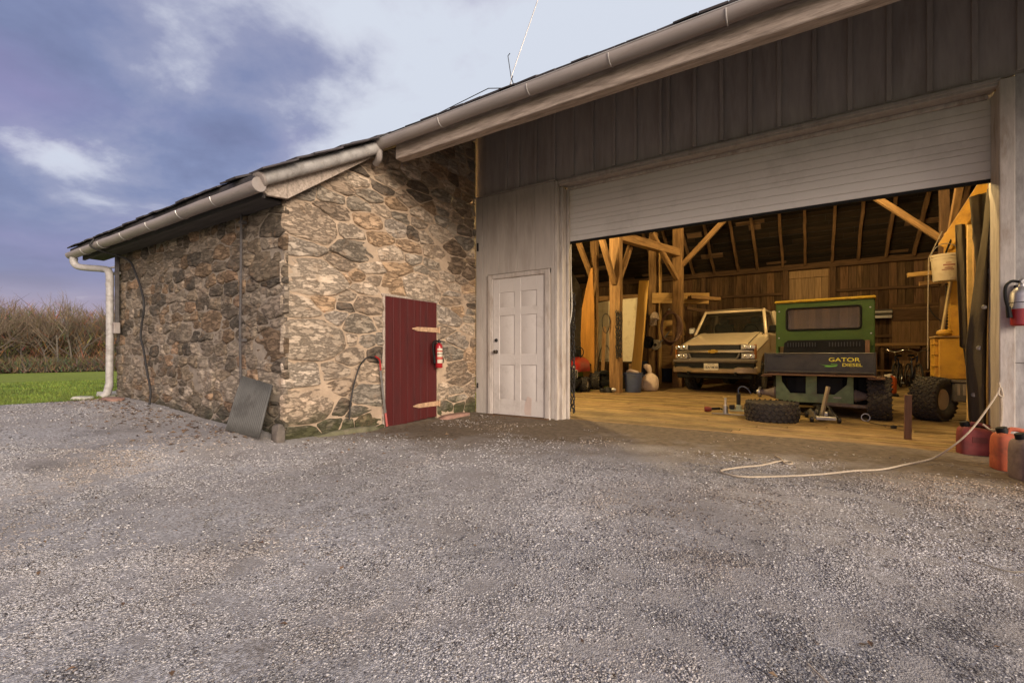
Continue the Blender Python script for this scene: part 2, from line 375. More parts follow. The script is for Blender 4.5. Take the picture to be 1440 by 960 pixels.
# ------------------------------------------------------------------ terrain
def g(x, y):
    h = .11 * sstep(-4.3, -5.1, x) + .18 * sstep(-4.9, -9.2, x)
    h += .05 * math.exp(-((x + 4.7) ** 2 + (y - 2.6) ** 2) / .5)
    if x < -9.2: h += -.0236 * (-9.2 - x)
    if x < -112: h += .0 
    if y < -4: h += -.01 * (-4 - y)
    h += .018 * noise.noise((x * .5, y * .5, 3)) * sstep(5.8, 4.6, y)
    return h
def sheet(name, xs, ys, m, dz=0., fn=None, kind='structure'):
    vs = [(x, y, g(x, y) + (fn(x, y) if fn else 0) + dz) for y in ys for x in xs]; n = len(xs)
    fs = [(j*n+i, j*n+i+1, j*n+n+i+1, j*n+n+i) for j in range(len(ys)-1) for i in range(n-1)]
    b = MB(); b.add(vs, fs); o = b.build(name, m, None, ang=180, recalc=False); return tag(o, kind=kind)
def ramp_mat(name, build):
    m = bpy.data.materials.new(name); m.use_nodes = True; nt = m.node_tree; build(nt, nt.nodes, nt.links, nt.nodes['Principled BSDF']); return m
def nz(N, L, vec, scale, detail=6, rough=.6, typ='ShaderNodeTexNoise'):
    n = N.new(typ); n.inputs['Scale'].default_value = scale
    if typ == 'ShaderNodeTexNoise': n.inputs['Detail'].default_value = detail; n.inputs['Roughness'].default_value = rough
    L.new(vec, n.inputs['Vector']); return n
def rmp(N, L, fac, stops):
    r = N.new('ShaderNodeValToRGB'); cr = r.color_ramp
    while len(cr.elements) < len(stops): cr.elements.new(.5)
    for e, (p, c) in zip(cr.elements, stops): e.position = p; e.color = (*(c if isinstance(c, tuple) else (c,) * 3), 1)
    L.new(fac, r.inputs['Fac']); return r.outputs['Color']
def mixc(N, L, f, a, b, bt='MIX'):
    n = N.new('ShaderNodeMixRGB'); n.blend_type = bt
    for k, x in (('Fac', f), ('Color1', a), ('Color2', b)):
        if isinstance(x, (int, float)): n.inputs[k].default_value = x
        elif isinstance(x, tuple): n.inputs[k].default_value = (*x, 1)
        else: L.new(x, n.inputs[k])
    return n.outputs['Color']
def gravel_nodes(nt, N, L, b):
    tc = N.new('ShaderNodeTexCoord'); o = tc.outputs['Object']
    vo = nz(N, L, o, 90, typ='ShaderNodeTexVoronoi'); vo2 = nz(N, L, o, 190, typ='ShaderNodeTexVoronoi')
    sp = N.new('ShaderNodeSeparateColor'); L.new(vo.outputs['Color'], sp.inputs[0])
    stone = rmp(N, L, sp.outputs[0], [(0., (.205, .188, .18)), (.35, (.305, .285, .278)), (.7, (.41, .39, .385)), (1., (.55, .525, .52))])
    sp2 = N.new('ShaderNodeSeparateColor'); L.new(vo2.outputs['Color'], sp2.inputs[0])
    fines = rmp(N, L, sp2.outputs[0], [(0., (.22, .195, .178)), (1., (.37, .34, .32))])
    cov = nz(N, L, o, 1.1, 9, .7)
    base = mixc(N, L, rmp(N, L, cov.outputs['Fac'], [(.40, 0.), (.60, 1.)]), fines, stone)
    # trodden earth patches and damp stains
    pt = nz(N, L, o, .7, 8, .7); base = mixc(N, L, rmp(N, L, pt.outputs['Fac'], [(.56, 0.), (.68, .55)]), base, (.105, .08, .062))
    st = nz(N, L, o, .95, 7, .65); mpp = N.new('ShaderNodeMapping'); mpp.inputs['Location'].default_value = (4.2, 8.8, 0); L.new(o, mpp.inputs[0]); L.new(mpp.outputs[0], st.inputs['Vector'])
    base = mixc(N, L, rmp(N, L, st.outputs['Fac'], [(.58, 0.), (.70, .6)]), base, (.05, .043, .042))
    # bare packed dirt along the sill: real change of material close to the barn
    se = N.new('ShaderNodeSeparateXYZ'); L.new(o, se.inputs[0])
    ed = nz(N, L, o, 1.8, 6, .65)
    ad = N.new('ShaderNodeMath'); ad.operation = 'MULTIPLY_ADD'; L.new(ed.outputs['Fac'], ad.inputs[0]); ad.inputs[1].default_value = 2.6; L.new(se.outputs['Y'], ad.inputs[2])
    # ... and a wider bare, damp apron in the corner by the two small doors
    cx = N.new('ShaderNodeMapRange'); cx.inputs['From Min'].default_value = -1.6; cx.inputs['From Max'].default_value = -4.2; cx.inputs['To Max'].default_value = 1.25; L.new(se.outputs['X'], cx.inputs['Value'])
    a2 = N.new('ShaderNodeMath'); a2.operation = 'ADD'; L.new(ad.outputs[0], a2.inputs[0]); L.new(cx.outputs['Result'], a2.inputs[1]); ad = a2
    mr = N.new('ShaderNodeMapRange'); mr.inputs['From Min'].default_value = 5.2; mr.inputs['From Max'].default_value = 6.4; L.new(ad.outputs[0], mr.inputs['Value'])
    dirt = rmp(N, L, nz(N, L, o, 14, 8, .7).outputs['Fac'], [(.3, (.085, .062, .042)), (.7, (.21, .165, .12))])
    base = mixc(N, L, mr.outputs['Result'], base, dirt)
    L.new(base, b.inputs['Base Color']); b.inputs['Roughness'].default_value = .85; b.inputs['Specular IOR Level'].default_value = .25
    bp = N.new('ShaderNodeBump'); bp.inputs['Strength'].default_value = .6; bp.inputs['Distance'].default_value = .007; bp.invert = True
    ba = N.new('ShaderNodeMath'); ba.operation = 'ADD'; L.new(vo.outputs['Distance'], ba.inputs[0]); L.new(vo2.outputs['Distance'], ba.inputs[1])
    L.new(ba.outputs[0], bp.inputs['Height']); L.new(bp.outputs['Normal'], b.inputs['Normal'])
GRAVEL = ramp_mat('gravel', gravel_nodes)
def lawn_nodes(nt, N, L, b):
    tc = N.new('ShaderNodeTexCoord'); o = tc.outputs['Object']
    a = rmp(N, L, nz(N, L, o, .35, 8, .65).outputs['Fac'], [(.3, (.16, .20, .03)), (.5, (.20, .24, .04)), (.72, (.25, .27, .06))])
    f = rmp(N, L, nz(N, L, o, 30, 6, .7).outputs['Fac'], [(.3, .6), (.7, 1.3)])
    L.new(mixc(N, L, 1., a, f, 'MULTIPLY'), b.inputs['Base Color']); b.inputs['Roughness'].default_value = .9; b.inputs['Specular IOR Level'].default_value = .1
    bp = N.new('ShaderNodeBump'); bp.inputs['Strength'].default_value = .8; bp.inputs['Distance'].default_value = .05
    L.new(nz(N, L, o, 25, 8, .7).outputs['Fac'], bp.inputs['Height']); L.new(bp.outputs['Normal'], b.inputs['Normal'])
LAWN = ramp_mat('lawn_turf', lawn_nodes)
GRASS = M('grass_blades', (.12, .21, .032), .7, var=.35, scale=.8, attr=True)
def edge_x(y): return -8.98 + .12 * noise.noise((y * .9, 2, 0)) + .03 * noise.noise((y * 5, 0, 0)) - .05 * max(0, -y)
gx = sorted(set([-600, -400, -300, -220, -170] + [-150 + 5 * i for i in range(27)] + [-20 + i for i in range(9)] + [-11, -10.5, -10, -9.5, -9, -8, -6, -3, 0, 4, 8, 12, 20, 40, 80, 160, 320]))
gy = [-300, -150, -80, -40, -25, -16, -10, -7, -5, -3, -2, -1, 0, 1, 2, 3, 4, 5, 6, 8, 11, 15, 20, 26, 33, 42, 55, 80, 120, 180, 280, 450]
sheet('lawn_ground', gx, gy, LAWN, 0, lambda x, y: -.09 * sstep(-9.1, -8.2, x) * sstep(60, 30, x))
xs = []; x = -9.4
while x < 16: xs.append(x); x += .16 if x < 4 else .6
ys = []; y = -12
while y < 6.05: ys.append(y); y += .16 if y > -2 else .8
ys.append(6.05)
# gravel sheet with a wandering edge against the lawn
def gravel_sheet():
    vs = []; n = len(xs)
    for y in ys:
        ex = edge_x(y)
        for x in xs:
            X = max(x, ex) if x > -9.3 else ex
            if X == ex: vs.append((ex, y, g(ex, y) - .02))
            else: vs.append((X, y, g(X, y) + .012 + .01 * noise.noise((X * 1.7, y * 1.7, 1)) + .006 * noise.noise((X * 6, y * 6, 1))))
    fs = [(j*n+i, j*n+i+1, j*n+n+i+1, j*n+n+i) for j in range(len(ys)-1) for i in range(n-1)]
    b = MB(); b.add(vs, fs); return tag(b.build('gravel_yard', GRAVEL, None, ang=180, recalc=False), kind='structure')
gravel_sheet()
def gz(x, y): return g(x, y) + .012 + .01 * noise.noise((x * 1.7, y * 1.7, 1)) + .006 * noise.noise((x * 6, y * 6, 1))

def patch(x, y):
    a = noise.noise((x * .55 + 3, y * .55, 4)) + .5 * noise.noise((x * 1.3, y * 1.3, 8)) + .25 * noise.noise((x * 3.1, y * 3.1, 2))
    b = noise.noise((x * .7 - 6, y * .7, 14)) + .5 * noise.noise((x * 1.9, y * 1.9, 6))
    spot = math.exp(-(((x - .35) / .5) ** 2 + ((y - 1.55) / .22) ** 2))
    a -= 1.3 * spot * (.6 + .6 * noise.noise((x * 5, y * 5, 1)))
    b += .8 * math.exp(-((y - 2.25) / .45) ** 2) * sstep(-4.2, -5, x)
    return (sstep(-.55, .45, a), sstep(.0, .7, b) + .7 * sstep(3.6, 5.3, y))
# loose stones: crushed limestone chips, one uncountable mass
def pebbles():
    rs = np.random.RandomState(3); P = []
    def ring(n, z0, z1, s0, s1):
        k = 0
        while k < n:
            z = math.sqrt(rs.uniform(z0 * z0, z1 * z1)); a = rs.uniform(-1.35, 1.3)
            x = a * z * .839 - z * .545; y = a * z * .545 + z * .839
            if x < edge_x(y) + .05 or x > 4 or y > 5.7: k += 1; continue
            if x < -4.4 and y > 2.55: k += 1; continue
            c = noise.noise((x * 1.1, y * 1.1, 9)) + .5 * noise.noise((x * 3.3, y * 3.3, 5))
            if rs.rand() < .35 + .9 * c + .35 - .75 * sstep(4.0, 5.4, y + .5 * min(1.8, max(0, -1.8 - x)) * (x > -4.7)): P.append((x, y, z, rs.uniform(s0, s1) * rs.uniform(.6, 1.25)))
            k += 1
    ring(190000, .95, 2.2, .0019, .0043); ring(120000, 2.0, 4.0, .0032, .0062); ring(90000, 3.8, 8.5, .0045, .009)
    n = len(P); base = np.array([(sx, sy, sz) for sx in (-1, 1) for sy in (-1, 1) for sz in (-1, 1)], dtype=np.float32)
    quad = np.array([(0, 1, 3, 2), (4, 6, 7, 5), (0, 4, 5, 1), (2, 3, 7, 6), (0, 2, 6, 4), (1, 5, 7, 3)], dtype=np.int32)
    pos = np.array([(p[0], p[1], gz(p[0], p[1])) for p in P], dtype=np.float32); s = np.array([p[3] for p in P], dtype=np.float32)
    v = base[None] * rs.uniform(.45, 1.1, (n, 8, 3)).astype(np.float32)
    v *= (s[:, None] * np.stack([rs.uniform(.8, 1.5, n), rs.uniform(.6, 1.1, n), rs.uniform(.22, .5, n)], 1).astype(np.float32))[:, None, :]
    a = rs.uniform(0, 6.283, n); t = rs.uniform(-.5, .5, n)
    ca, sa, ct, st = np.cos(a), np.sin(a), np.cos(t), np.sin(t)
    x, y, z = v[..., 0].copy(), v[..., 1].copy(), v[..., 2].copy()
    x, z = x * ct[:, None] - z * st[:, None], x * st[:, None] + z * ct[:, None]
    v[..., 0] = x * ca[:, None] - y * sa[:, None]; v[..., 1] = x * sa[:, None] + y * ca[:, None]; v[..., 2] = z
    v += pos[:, None, :]; v[..., 2] += (s * .15)[:, None]
    me = bpy.data.meshes.new('gravel_stones'); me.vertices.add(n * 8); me.vertices.foreach_set('co', v.ravel().astype(np.float32))
    q = (quad[None] + (np.arange(n) * 8)[:, None, None]).reshape(-1).astype(np.int32)
    me.loops.add(len(q)); me.loops.foreach_set('vertex_index', q); me.polygons.add(n * 6)
    me.polygons.foreach_set('loop_start', np.arange(n * 6, dtype=np.int32) * 4); me.update(calc_edges=True)
    t = rs.rand(n) ** 1.15; lo = np.array((.255, .238, .232)); hi = np.array((.59, .56, .555)); col = lo + (hi - lo) * t[:, None]
    px_ = np.array([patch(p[0], p[1]) for p in P]); col = col * (.62 + .5 * px_[:, :1]) * (1 - px_[:, 1:] * np.array((.05, .16, .28)))
    br = rs.rand(n) < .05; col[br] = np.array((.20, .165, .145)) * rs.uniform(.6, 1.3, (br.sum(), 1)); dk = rs.rand(n) < .07; col[dk] = np.array((.09, .08, .08)); wh = rs.rand(n) < .05; col[wh] = (.66, .63, .60)
    c4 = np.ones((n, 8, 4), dtype=np.float32); c4[..., :3] = col[:, None, :]
    at = me.color_attributes.new('Col', 'FLOAT_COLOR', 'POINT'); at.data.foreach_set('color', c4.ravel())
    me.materials.append(M('limestone_chip', (1, 1, 1), .8, var=.15, scale=90, attr=True, spec=.25))
    o = bpy.data.objects.new('gravel_stones', me); C.objects.link(o); tag(o, 'loose grey crushed limestone chips spread over the yard', 'gravel', kind='stuff')
pebbles()
def litter():
    vs = []; fs = []; cs = []
    for i in range(620):
        q = R.random()
        if q < .55: x = R.uniform(-9, -4.7); y = 2.5 - abs(R.gauss(0, .35)); s = R.uniform(.012, .035)
        elif q < .75: x = -4.4 + abs(R.gauss(0, .5)); y = R.uniform(2.6, 5.7); s = R.uniform(.010, .028)
        else:
            z = R.uniform(1.2, 6); a_ = R.uniform(-1.2, 1.2); x = a_ * z * .839 - z * .545; y = a_ * z * .545 + z * .839; s = R.uniform(.006, .018)
            if y > 5.6 or x < -8.8 or (x < -4.4 and y > 2.5): continue
        a = R.uniform(0, 6.28); c = R.choice([(.19, .11, .06), (.13, .075, .045), (.25, .16, .09), (.09, .06, .04)]); k = R.uniform(.7, 1.3); z = gz(x, y) + .006; o = len(vs)
        u = V((math.cos(a), math.sin(a), R.uniform(-.25, .25))) * s; w = V((-math.sin(a), math.cos(a), R.uniform(-.3, .3))) * s * R.uniform(.35, .6); p = V((x, y, z)); l = V((0, 0, s * R.uniform(.1, .5)))
        vs += [p - u, p + w + l, p + u * .9, p - w + l, p]; fs += [(o, o + 1, o + 4), (o + 1, o + 2, o + 4), (o + 2, o + 3, o + 4), (o + 3, o, o + 4)]; cs += [tuple(m * k for m in c)] * 5
    b = MB(); b.v = [tuple(p) for p in vs]; b.f = fs; b.mi = [0] * len(fs); b.c = cs
    tag(b.build('leaf_litter', M('dead_leaf', (1, 1, 1), .85, var=.2, scale=40, attr=True), None, recalc=False, smooth=False), 'scattered brown dead leaves along the foot of the walls and over the gravel', 'leaf litter', kind='stuff')
litter()
def grass():
    rs = R; vs = []; fs = []; cs = []
    def blade(x, y, h, w, c):
        a = rs.uniform(0, 6.28); lx, ly = math.cos(a) * w, math.sin(a) * w; k = rs.uniform(0, 6.28); q = h * rs.uniform(.2, .7); z = g(x, y) - .01; o = len(vs)
        vs.extend([(x - lx, y - ly, z), (x + lx, y + ly, z), (x + math.cos(k) * q, y + math.sin(k) * q, z + h)]); fs.append((o, o + 1, o + 2)); cs.extend([c] * 3)
    for i in range(42000):
        d = rs.random() ** 1.8 * 14; y = rs.uniform(-2.5, 7); x = edge_x(y) + .06 - d - abs(rs.gauss(0, .03))
        if y > 2.4 and x > -9.35: continue
        s = rs.uniform(.55, 1.25) * (.85 + .5 * noise.noise((x * .8, y * .8, 3)) + .25 * noise.noise((x * 2.5, y * 2.5, 3))); t = rs.random()
        blade(x, y, rs.uniform(.025, .06) * (1 + .03 * d), .004 + .0012 * d, (s * (1 + .5 * t), s, s * .9))
    for i in range(900):     # straggling tufts at the gravel edge
        y = rs.uniform(-2, 2.6); x = edge_x(y) + abs(rs.gauss(0, .06)); blade(x, y, rs.uniform(.02, .06), .004, (1.2, .9, .8))
    b = MB(); b.v = vs; b.f = fs; b.mi = [0] * len(fs); b.c = cs
    tag(b.build('grass', GRASS, None, recalc=False, smooth=False), 'short bright green grass of the mown lawn', 'grass', kind='stuff')
grass()
# ------------------------------------------------------------------ woods far across the lawn
def tree_mesh(seed, h, spread, levels=4, lean=.0):
    r = random.Random(seed); b = MB(); t = MB()
    def grow(p, d, l, rad, lev):
        n = 3; pts = [p]; q = p.copy(); dd = d.copy()
        for i in range(n):
            dd = (dd + V((r.uniform(-1, 1), r.uniform(-1, 1), r.uniform(-.3, .6))) * .16).normalized(); q = q + dd * l / n; pts.append(q.copy())
        (b if lev <= 1 else t).tube(pts, rad, n=5 if lev < 2 else 3, r1=rad * .55, caps=False)
        if lev >= levels: return
        k = r.randint(3, 5) if lev < 2 else r.randint(3, 4)
        for i in range(k):
            f = r.uniform(.35, 1.) if lev else r.uniform(.4, 1.)
            s = pts[0].lerp(pts[-1], f) if f < .99 else pts[-1]; j = min(n - 1, int(f * n)); s = pts[j].lerp(pts[j + 1], f * n - j)
            a = r.uniform(0, 6.28); u = dd.orthogonal().normalized(); w = dd.cross(u)
            nd = (dd * r.uniform(.6, 1.1) + (u * math.cos(a) + w * math.sin(a)) * spread * r.uniform(.6, 1.2) + V((0, 0, .25))).normalized()
            grow(s, nd, l * r.uniform(.5, .72), rad * r.uniform(.42, .6), lev + 1)
        if lev: grow(pts[-1], dd, l * .6, rad * .5, lev + 1)
    grow(V((0, 0, -.2)), V((lean, 0, 1)).normalized(), h * .5, h * .014, 0)
    return b, t
def woods():
    protos = []
    for i, (h, s, bk) in enumerate([(13, .75, BARK), (11.5, .6, BARK), (12.5, .9, BARK), (11, .55, BARKP), (14, .65, BARK)]):
        b, t = tree_mesh(11 + i * 7, h, s, 4, .05 * (i - 2)); protos.append((b, t, bk, h))
    made = {}
    spots = []
    r = random.Random(5)
    for k in range(46):
        y = 6 + k * .78 + r.uniform(-.5, .5); x = -104 - r.random() ** .8 * 16
        spots.append((x, y, r.choice((0, 0, 1, 2, 3, 4))))
    spots += []
    for i, (x, y, k) in enumerate(spots):
        z = g(x, y) - .1; grp = 'bare trees along the far side of the lawn'
        lab = 'bare grey brown winter tree in the wood across the lawn'
        s = r.uniform(.82, 1.12)
        if k in made: o = dup(made[k], (x, y, z), r.uniform(0, 6.28), lab, grp)
        else:
            b, t, bk, h = protos[k]
            o = thing('bare_tree', lab, 'tree', (x, y, z), 0, grp)
            b.build('trunk', bk, o, local=True, ang=180, recalc=False); t.build('crown', TWIG, o, local=True, smooth=False, recalc=False)
            made[k] = o
        o.scale = (s, s, s)
    # dense twig mass behind and the brush at its foot
    def sticks(name, n, x0, x1, y0, y1, h0, h1, w, m, label, cat, cols):
        vs = []; fs = []; cs = []
        for i in range(n):
            x = r.uniform(x0, x1); y = r.uniform(y0, y1); h = r.uniform(h0, h1) * (1 + .22 * noise.noise((y * .22, x * .05, 4))); z = g(x, y) + r.uniform(0, h * .75)
            L = r.uniform(.6, 3.2); a = r.uniform(-1.1, 1.1); b_ = r.uniform(-1.1, 1.1); o = len(vs); ww = r.uniform(.5, 1.5) * w
            L = min(L, g(x, y) + h - z + .3)
            c = r.choice(cols); c = tuple(q * r.uniform(.6, 1.4) for q in c)
            vs += [(x, y - ww, z), (x, y + ww, z), (x + a * L, y + b_ * L, z + L)]; fs.append((o, o + 1, o + 2)); cs += [c] * 3
            vs += [(x - ww, y, z), (x + ww, y, z), (x + a * L, y + b_ * L, z + L)]; fs.append((o + 3, o + 4, o + 5)); cs += [c] * 3
        b = MB(); b.v = vs; b.f = fs; b.mi = [0] * len(fs); b.c = cs
        tag(b.build(name, m, None, smooth=False, recalc=False), label, cat, kind='stuff')
    AT = M('twig_mass', (1, 1, 1), .9, var=.2, scale=.3, attr=True)
    sticks('far_wood', 42000, -150, -108, -10, 58, 10.0, 15.5, .05, AT, 'brown mass of bare trees filling the wood behind the lawn', 'wood',
           [(.19, .13, .075), (.14, .105, .07), (.24, .15, .07), (.30, .17, .06), (.13, .115, .06)])
    sticks('brush', 15000, -112, -102.5, -10, 58, .7, 2.8, .06, AT, 'tangled dark brush along the foot of the far wood', 'undergrowth',
           [(.12, .095, .06), (.16, .12, .07), (.10, .10, .05), (.14, .105, .065)])
    # wooded rise behind
    HILL = M('wooded_hill', (.16, .105, .06), .95, var=.45, scale=.22, bump=.6, bscale=1.2)
    vs = []; fs = []; ny, nx = 60, 26
    for j in range(ny):
        for i in range(nx):
            x = -145 - i * 7; y = -120 + j * 6; q = sstep(-145, -235, x)
            vs.append((x, y, g(x, y) - .6 + q * (14 + 6 * noise.noise((y * .012, x * .01, 2))) + 1.8 * q ** .3 * noise.noise((x * .25, y * .25, 5))))
    for j in range(ny - 1):
        for i in range(nx - 1): fs.append((j*nx+i, j*nx+i+1, j*nx+nx+i+1, j*nx+nx+i))
    b = MB(); b.add(vs, fs); tag(b.build('hill', HILL, None, recalc=False, ang=180), kind='structure')
woods()

# ------------------------------------------------------------------ rubble masonry
def clip(poly, nx, ny, d):
    out = []; n = len(poly)
    for i in range(n):
        p, q = poly[i], poly[(i + 1) % n]; a = p[0]*nx + p[1]*ny - d; b = q[0]*nx + q[1]*ny - d
        if a <= 0: out.append(p)
        if (a < 0 < b) or (b < 0 < a):
            t = a / (a - b); out.append((p[0] + (q[0]-p[0])*t, p[1] + (q[1]-p[1])*t))
    return out
def cells(seeds, bounds, ky):
    S = [(x, y * ky, w) for x, y, w in seeds]; res = []
    B = [(x, y * ky) for x, y in bounds]
    for i, (x, y, w) in enumerate(S):
        p = B
        for j, (X, Y, W) in enumerate(S):
            if i == j or abs(X - x) > 1.6 or abs(Y - y) > 1.6: continue
            p = clip(p, 2*(X-x), 2*(Y-y), X*X + Y*Y - W - x*x - y*y + w)
            if len(p) < 3: break
        res.append([(a, b / ky) for a, b in p] if len(p) >= 3 else [])
    return res
def resample(poly, step):
    out = []; n = len(poly)
    for i in range(n):
        p, q = poly[i], poly[(i + 1) % n]; l = math.hypot(q[0]-p[0], q[1]-p[1]); k = max(1, int(l / step))
        out += [(p[0] + (q[0]-p[0])*t/k, p[1] + (q[1]-p[1])*t/k) for t in range(k)]
    return out
def area(p): return abs(sum(p[i][0]*p[(i+1) % len(p)][1] - p[(i+1) % len(p)][0]*p[i][1] for i in range(len(p)))) / 2
def inset(poly, d):
    c = poly; n = len(poly)
    if sum(poly[i][0]*poly[(i+1) % n][1] - poly[(i+1) % n][0]*poly[i][1] for i in range(n)) < 0: poly = poly[::-1]
    out = poly
    for i in range(n):
        p, q = poly[i], poly[(i+1) % n]; dx, dy = q[0]-p[0], q[1]-p[1]; l = math.hypot(dx, dy)
        if l < 1e-5: continue
        nx, ny = dy/l, -dx/l; out = clip(out, nx, ny, p[0]*nx + p[1]*ny - d)
        if len(out) < 3: return []
    return out
def chaikin(p, f=.22):
    out = []; n = len(p)
    for i in range(n):
        a, b = p[i], p[(i+1) % n]
        out += [(a[0]+(b[0]-a[0])*f, a[1]+(b[1]-a[1])*f), (a[0]+(b[0]-a[0])*(1-f), a[1]+(b[1]-a[1])*(1-f))]
    return out
def add_stone(b, poly, to3, gap, prot, rough, col, rnd, chamfer=.018):
    p = inset(poly, gap)
    if len(p) < 3 or area(p) < .0007: return
    p = chaikin(p, rnd * R.uniform(.5, 1.1)); p = resample(p, .028); n = len(p)
    cx = sum(q[0] for q in p) / n; cy = sum(q[1] for q in p) / n
    sz = math.sqrt(area(p)); sd = R.uniform(0, 99)
    tilt = (R.uniform(-.09, .09), R.uniform(-.1, .1)); prot = prot * R.uniform(.55, 1.35)
    def nn(x, y, s): return noise.noise((x*s + sd, y*s*1.8, sd))
    pr = [(x + .35*gap*nn(x, y, 22) + .012*nn(y, x, 9), y + .35*gap*nn(y+5, x, 22) + .010*nn(x+3, y, 9)) for x, y in p]
    ch = min(chamfer, sz * .12)
    rings = []
    for k, dep in ((1.0, -.03), (1.0, prot * .35), (1 - ch / sz * 2.2, prot * .88), (.72, prot), (.45, prot), (.2, prot)):
        ring = []
        for x, y in pr:
            X, Y = cx + (x-cx)*k, cy + (y-cy)*k
            d = dep
            if dep > 0:
                d += (X-cx)*tilt[0] + (Y-cy)*tilt[1] + rough*(nn(X, Y, 6) + .55*nn(X, Y, 15) + .3*nn(X, Y, 40)) * (1 if k < .99 else .5)
                # split ledges of the schist
                d += rough * .5 * (math.floor(3 * nn(X * .4, Y, 9)) / 3)
            ring.append(to3(X, Y, d))
        rings.append(ring)
    m = len(pr); vs = [q for r_ in rings for q in r_] + [to3(cx, cy, prot + rough*nn(cx, cy, 6))]; fs = []
    for i in range(len(rings) - 1):
        for k in range(m): fs.append((i*m+k, i*m+(k+1) % m, i*m+m+(k+1) % m, i*m+m+k))
    c = (len(rings) - 1) * m; fs += [(c+k, c+(k+1) % m, len(vs) - 1) for k in range(m)]
    b.cur = col; b.add(vs, fs, 1); b.cur = (1, 1, 1)
def stone_nodes(moss, mort):
    def f(nt, N, L, b):
        tc = N.new('ShaderNodeTexCoord'); o = tc.outputs['Object']
        at = N.new('ShaderNodeAttribute'); at.attribute_name = 'Col'
        mp = N.new('ShaderNodeMapping'); mp.inputs['Scale'].default_value = (1, 1, 3.2); mp.inputs['Rotation'].default_value = (.25, .18, 0); L.new(o, mp.inputs[0]); q = mp.outputs[0]
        v1 = rmp(N, L, nz(N, L, q, 4.5, 7, .6).outputs['Fac'], [(.28, .68), (.5, 1.), (.72, 1.25)])
        v2 = rmp(N, L, nz(N, L, q, 38, 7, .7).outputs['Fac'], [(.3, .82), (.7, 1.16)])
        c = mixc(N, L, 1., mixc(N, L, 1., at.outputs['Color'], v1, 'MULTIPLY'), v2, 'MULTIPLY')
        c = mixc(N, L, rmp(N, L, nz(N, L, o, 5, 8, .7).outputs['Fac'], [(.53, 0.), (.66, .45)]), c, (.30, .185, .105))      # iron staining
        c = mixc(N, L, rmp(N, L, nz(N, L, q, 11, 8, .72).outputs['Fac'], [(.60, 0.), (.72, .35)]), c, (.48, .42, .355))       # pale lichen
        crack = nz(N, L, q, 4.5, 10, .72); ck = rmp(N, L, crack.outputs['Fac'], [(.46, 0.), (.495, 1.), (.505, 1.), (.54, 0.)])
        c = mixc(N, L, 1., c, rmp(N, L, ck, [(0., 1.), (1., .66)]), 'MULTIPLY')
        c = mixc(N, L, rmp(N, L, nz(N, L, o, 6.5, 9, .72).outputs['Fac'], [(.58, 0.), (.68, .45)]), c, mort)                 # mortar smeared over faces
        if moss:
            se = N.new('ShaderNodeSeparateXYZ'); L.new(o, se.inputs[0]); na = N.new('ShaderNodeMath'); na.operation = 'MULTIPLY_ADD'
            L.new(nz(N, L, o, 3.0, 8, .7).outputs['Fac'], na.inputs[0]); na.inputs[1].default_value = -.75; L.new(se.outputs['Z'], na.inputs[2])
            mr = N.new('ShaderNodeMapRange'); mr.inputs['From Min'].default_value = .02; mr.inputs['From Max'].default_value = -.25; L.new(na.outputs[0], mr.inputs['Value'])
            c = mixc(N, L, mr.outputs['Result'], c, moss)
        L.new(c, b.inputs['Base Color']); b.inputs['Roughness'].default_value = .88; b.inputs['Specular IOR Level'].default_value = .2
        bp = N.new('ShaderNodeBump'); bp.inputs['Strength'].default_value = 1.; bp.inputs['Distance'].default_value = .035
        hh = N.new('ShaderNodeMath'); hh.operation = 'SUBTRACT'; L.new(nz(N, L, q, 8, 9, .68).outputs['Fac'], hh.inputs[0])
        h2 = N.new('ShaderNodeMath'); h2.operation = 'MULTIPLY'; L.new(ck, h2.inputs[0]); h2.inputs[1].default_value = .22; L.new(h2.outputs[0], hh.inputs[1])
        L.new(hh.outputs[0], bp.inputs['Height']); L.new(bp.outputs['Normal'], b.inputs['Normal'])
    return f
STONE_A = ramp_mat('fieldstone_pointed', stone_nodes((.085, .082, .042), (.39, .29, .205)))
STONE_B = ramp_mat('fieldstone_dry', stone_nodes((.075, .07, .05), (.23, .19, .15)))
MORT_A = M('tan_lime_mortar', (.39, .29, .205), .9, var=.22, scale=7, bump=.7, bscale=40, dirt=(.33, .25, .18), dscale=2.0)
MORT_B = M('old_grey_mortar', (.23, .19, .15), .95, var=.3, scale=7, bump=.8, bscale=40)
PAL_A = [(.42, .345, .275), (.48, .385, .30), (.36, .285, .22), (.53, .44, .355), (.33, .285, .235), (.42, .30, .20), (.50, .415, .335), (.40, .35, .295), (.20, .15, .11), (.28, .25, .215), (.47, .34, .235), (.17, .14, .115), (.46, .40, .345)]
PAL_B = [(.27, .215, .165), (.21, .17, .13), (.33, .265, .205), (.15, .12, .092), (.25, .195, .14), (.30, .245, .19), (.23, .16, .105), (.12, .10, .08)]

ZR0, YR0, SL = 2.60, 2.35, .62
def zr(y): return ZR0 + SL * (y - YR0)
RIDGE = 12.2
def zrb(y): return zr(RIDGE) - SL * (y - RIDGE)
barn = thing('stone_barn', 'fieldstone and board barn with its wide overhead door half raised', 'barn', (-1.5, 5.9, 0))
XW = -4.53; YW = 2.66; XE = -9.24

TX = Matrix(((0, 0, 1, 0), (1, 0, 0, 0), (0, 1, 0, 0), (0, 0, 0, 1)))     # polygon in the Y-Z plane, thickness along X
def wall_seeds(x0, x1, z0, zt, rows, wr, jit, big=None, forbid=None):
    s = []; z = z0
    while z < zt:
        h = R.uniform(*rows); x = x0 - R.uniform(0, .15)
        while x < x1:
            w = R.uniform(*wr) * (1.25 if R.random() < .2 else 1)
            if R.random() < .16: w *= .45
            s.append((x + w/2, z + h/2 + R.uniform(-jit, jit), (w*h) * R.uniform(.0, .35))); x += w
        z += h * .93
    return s
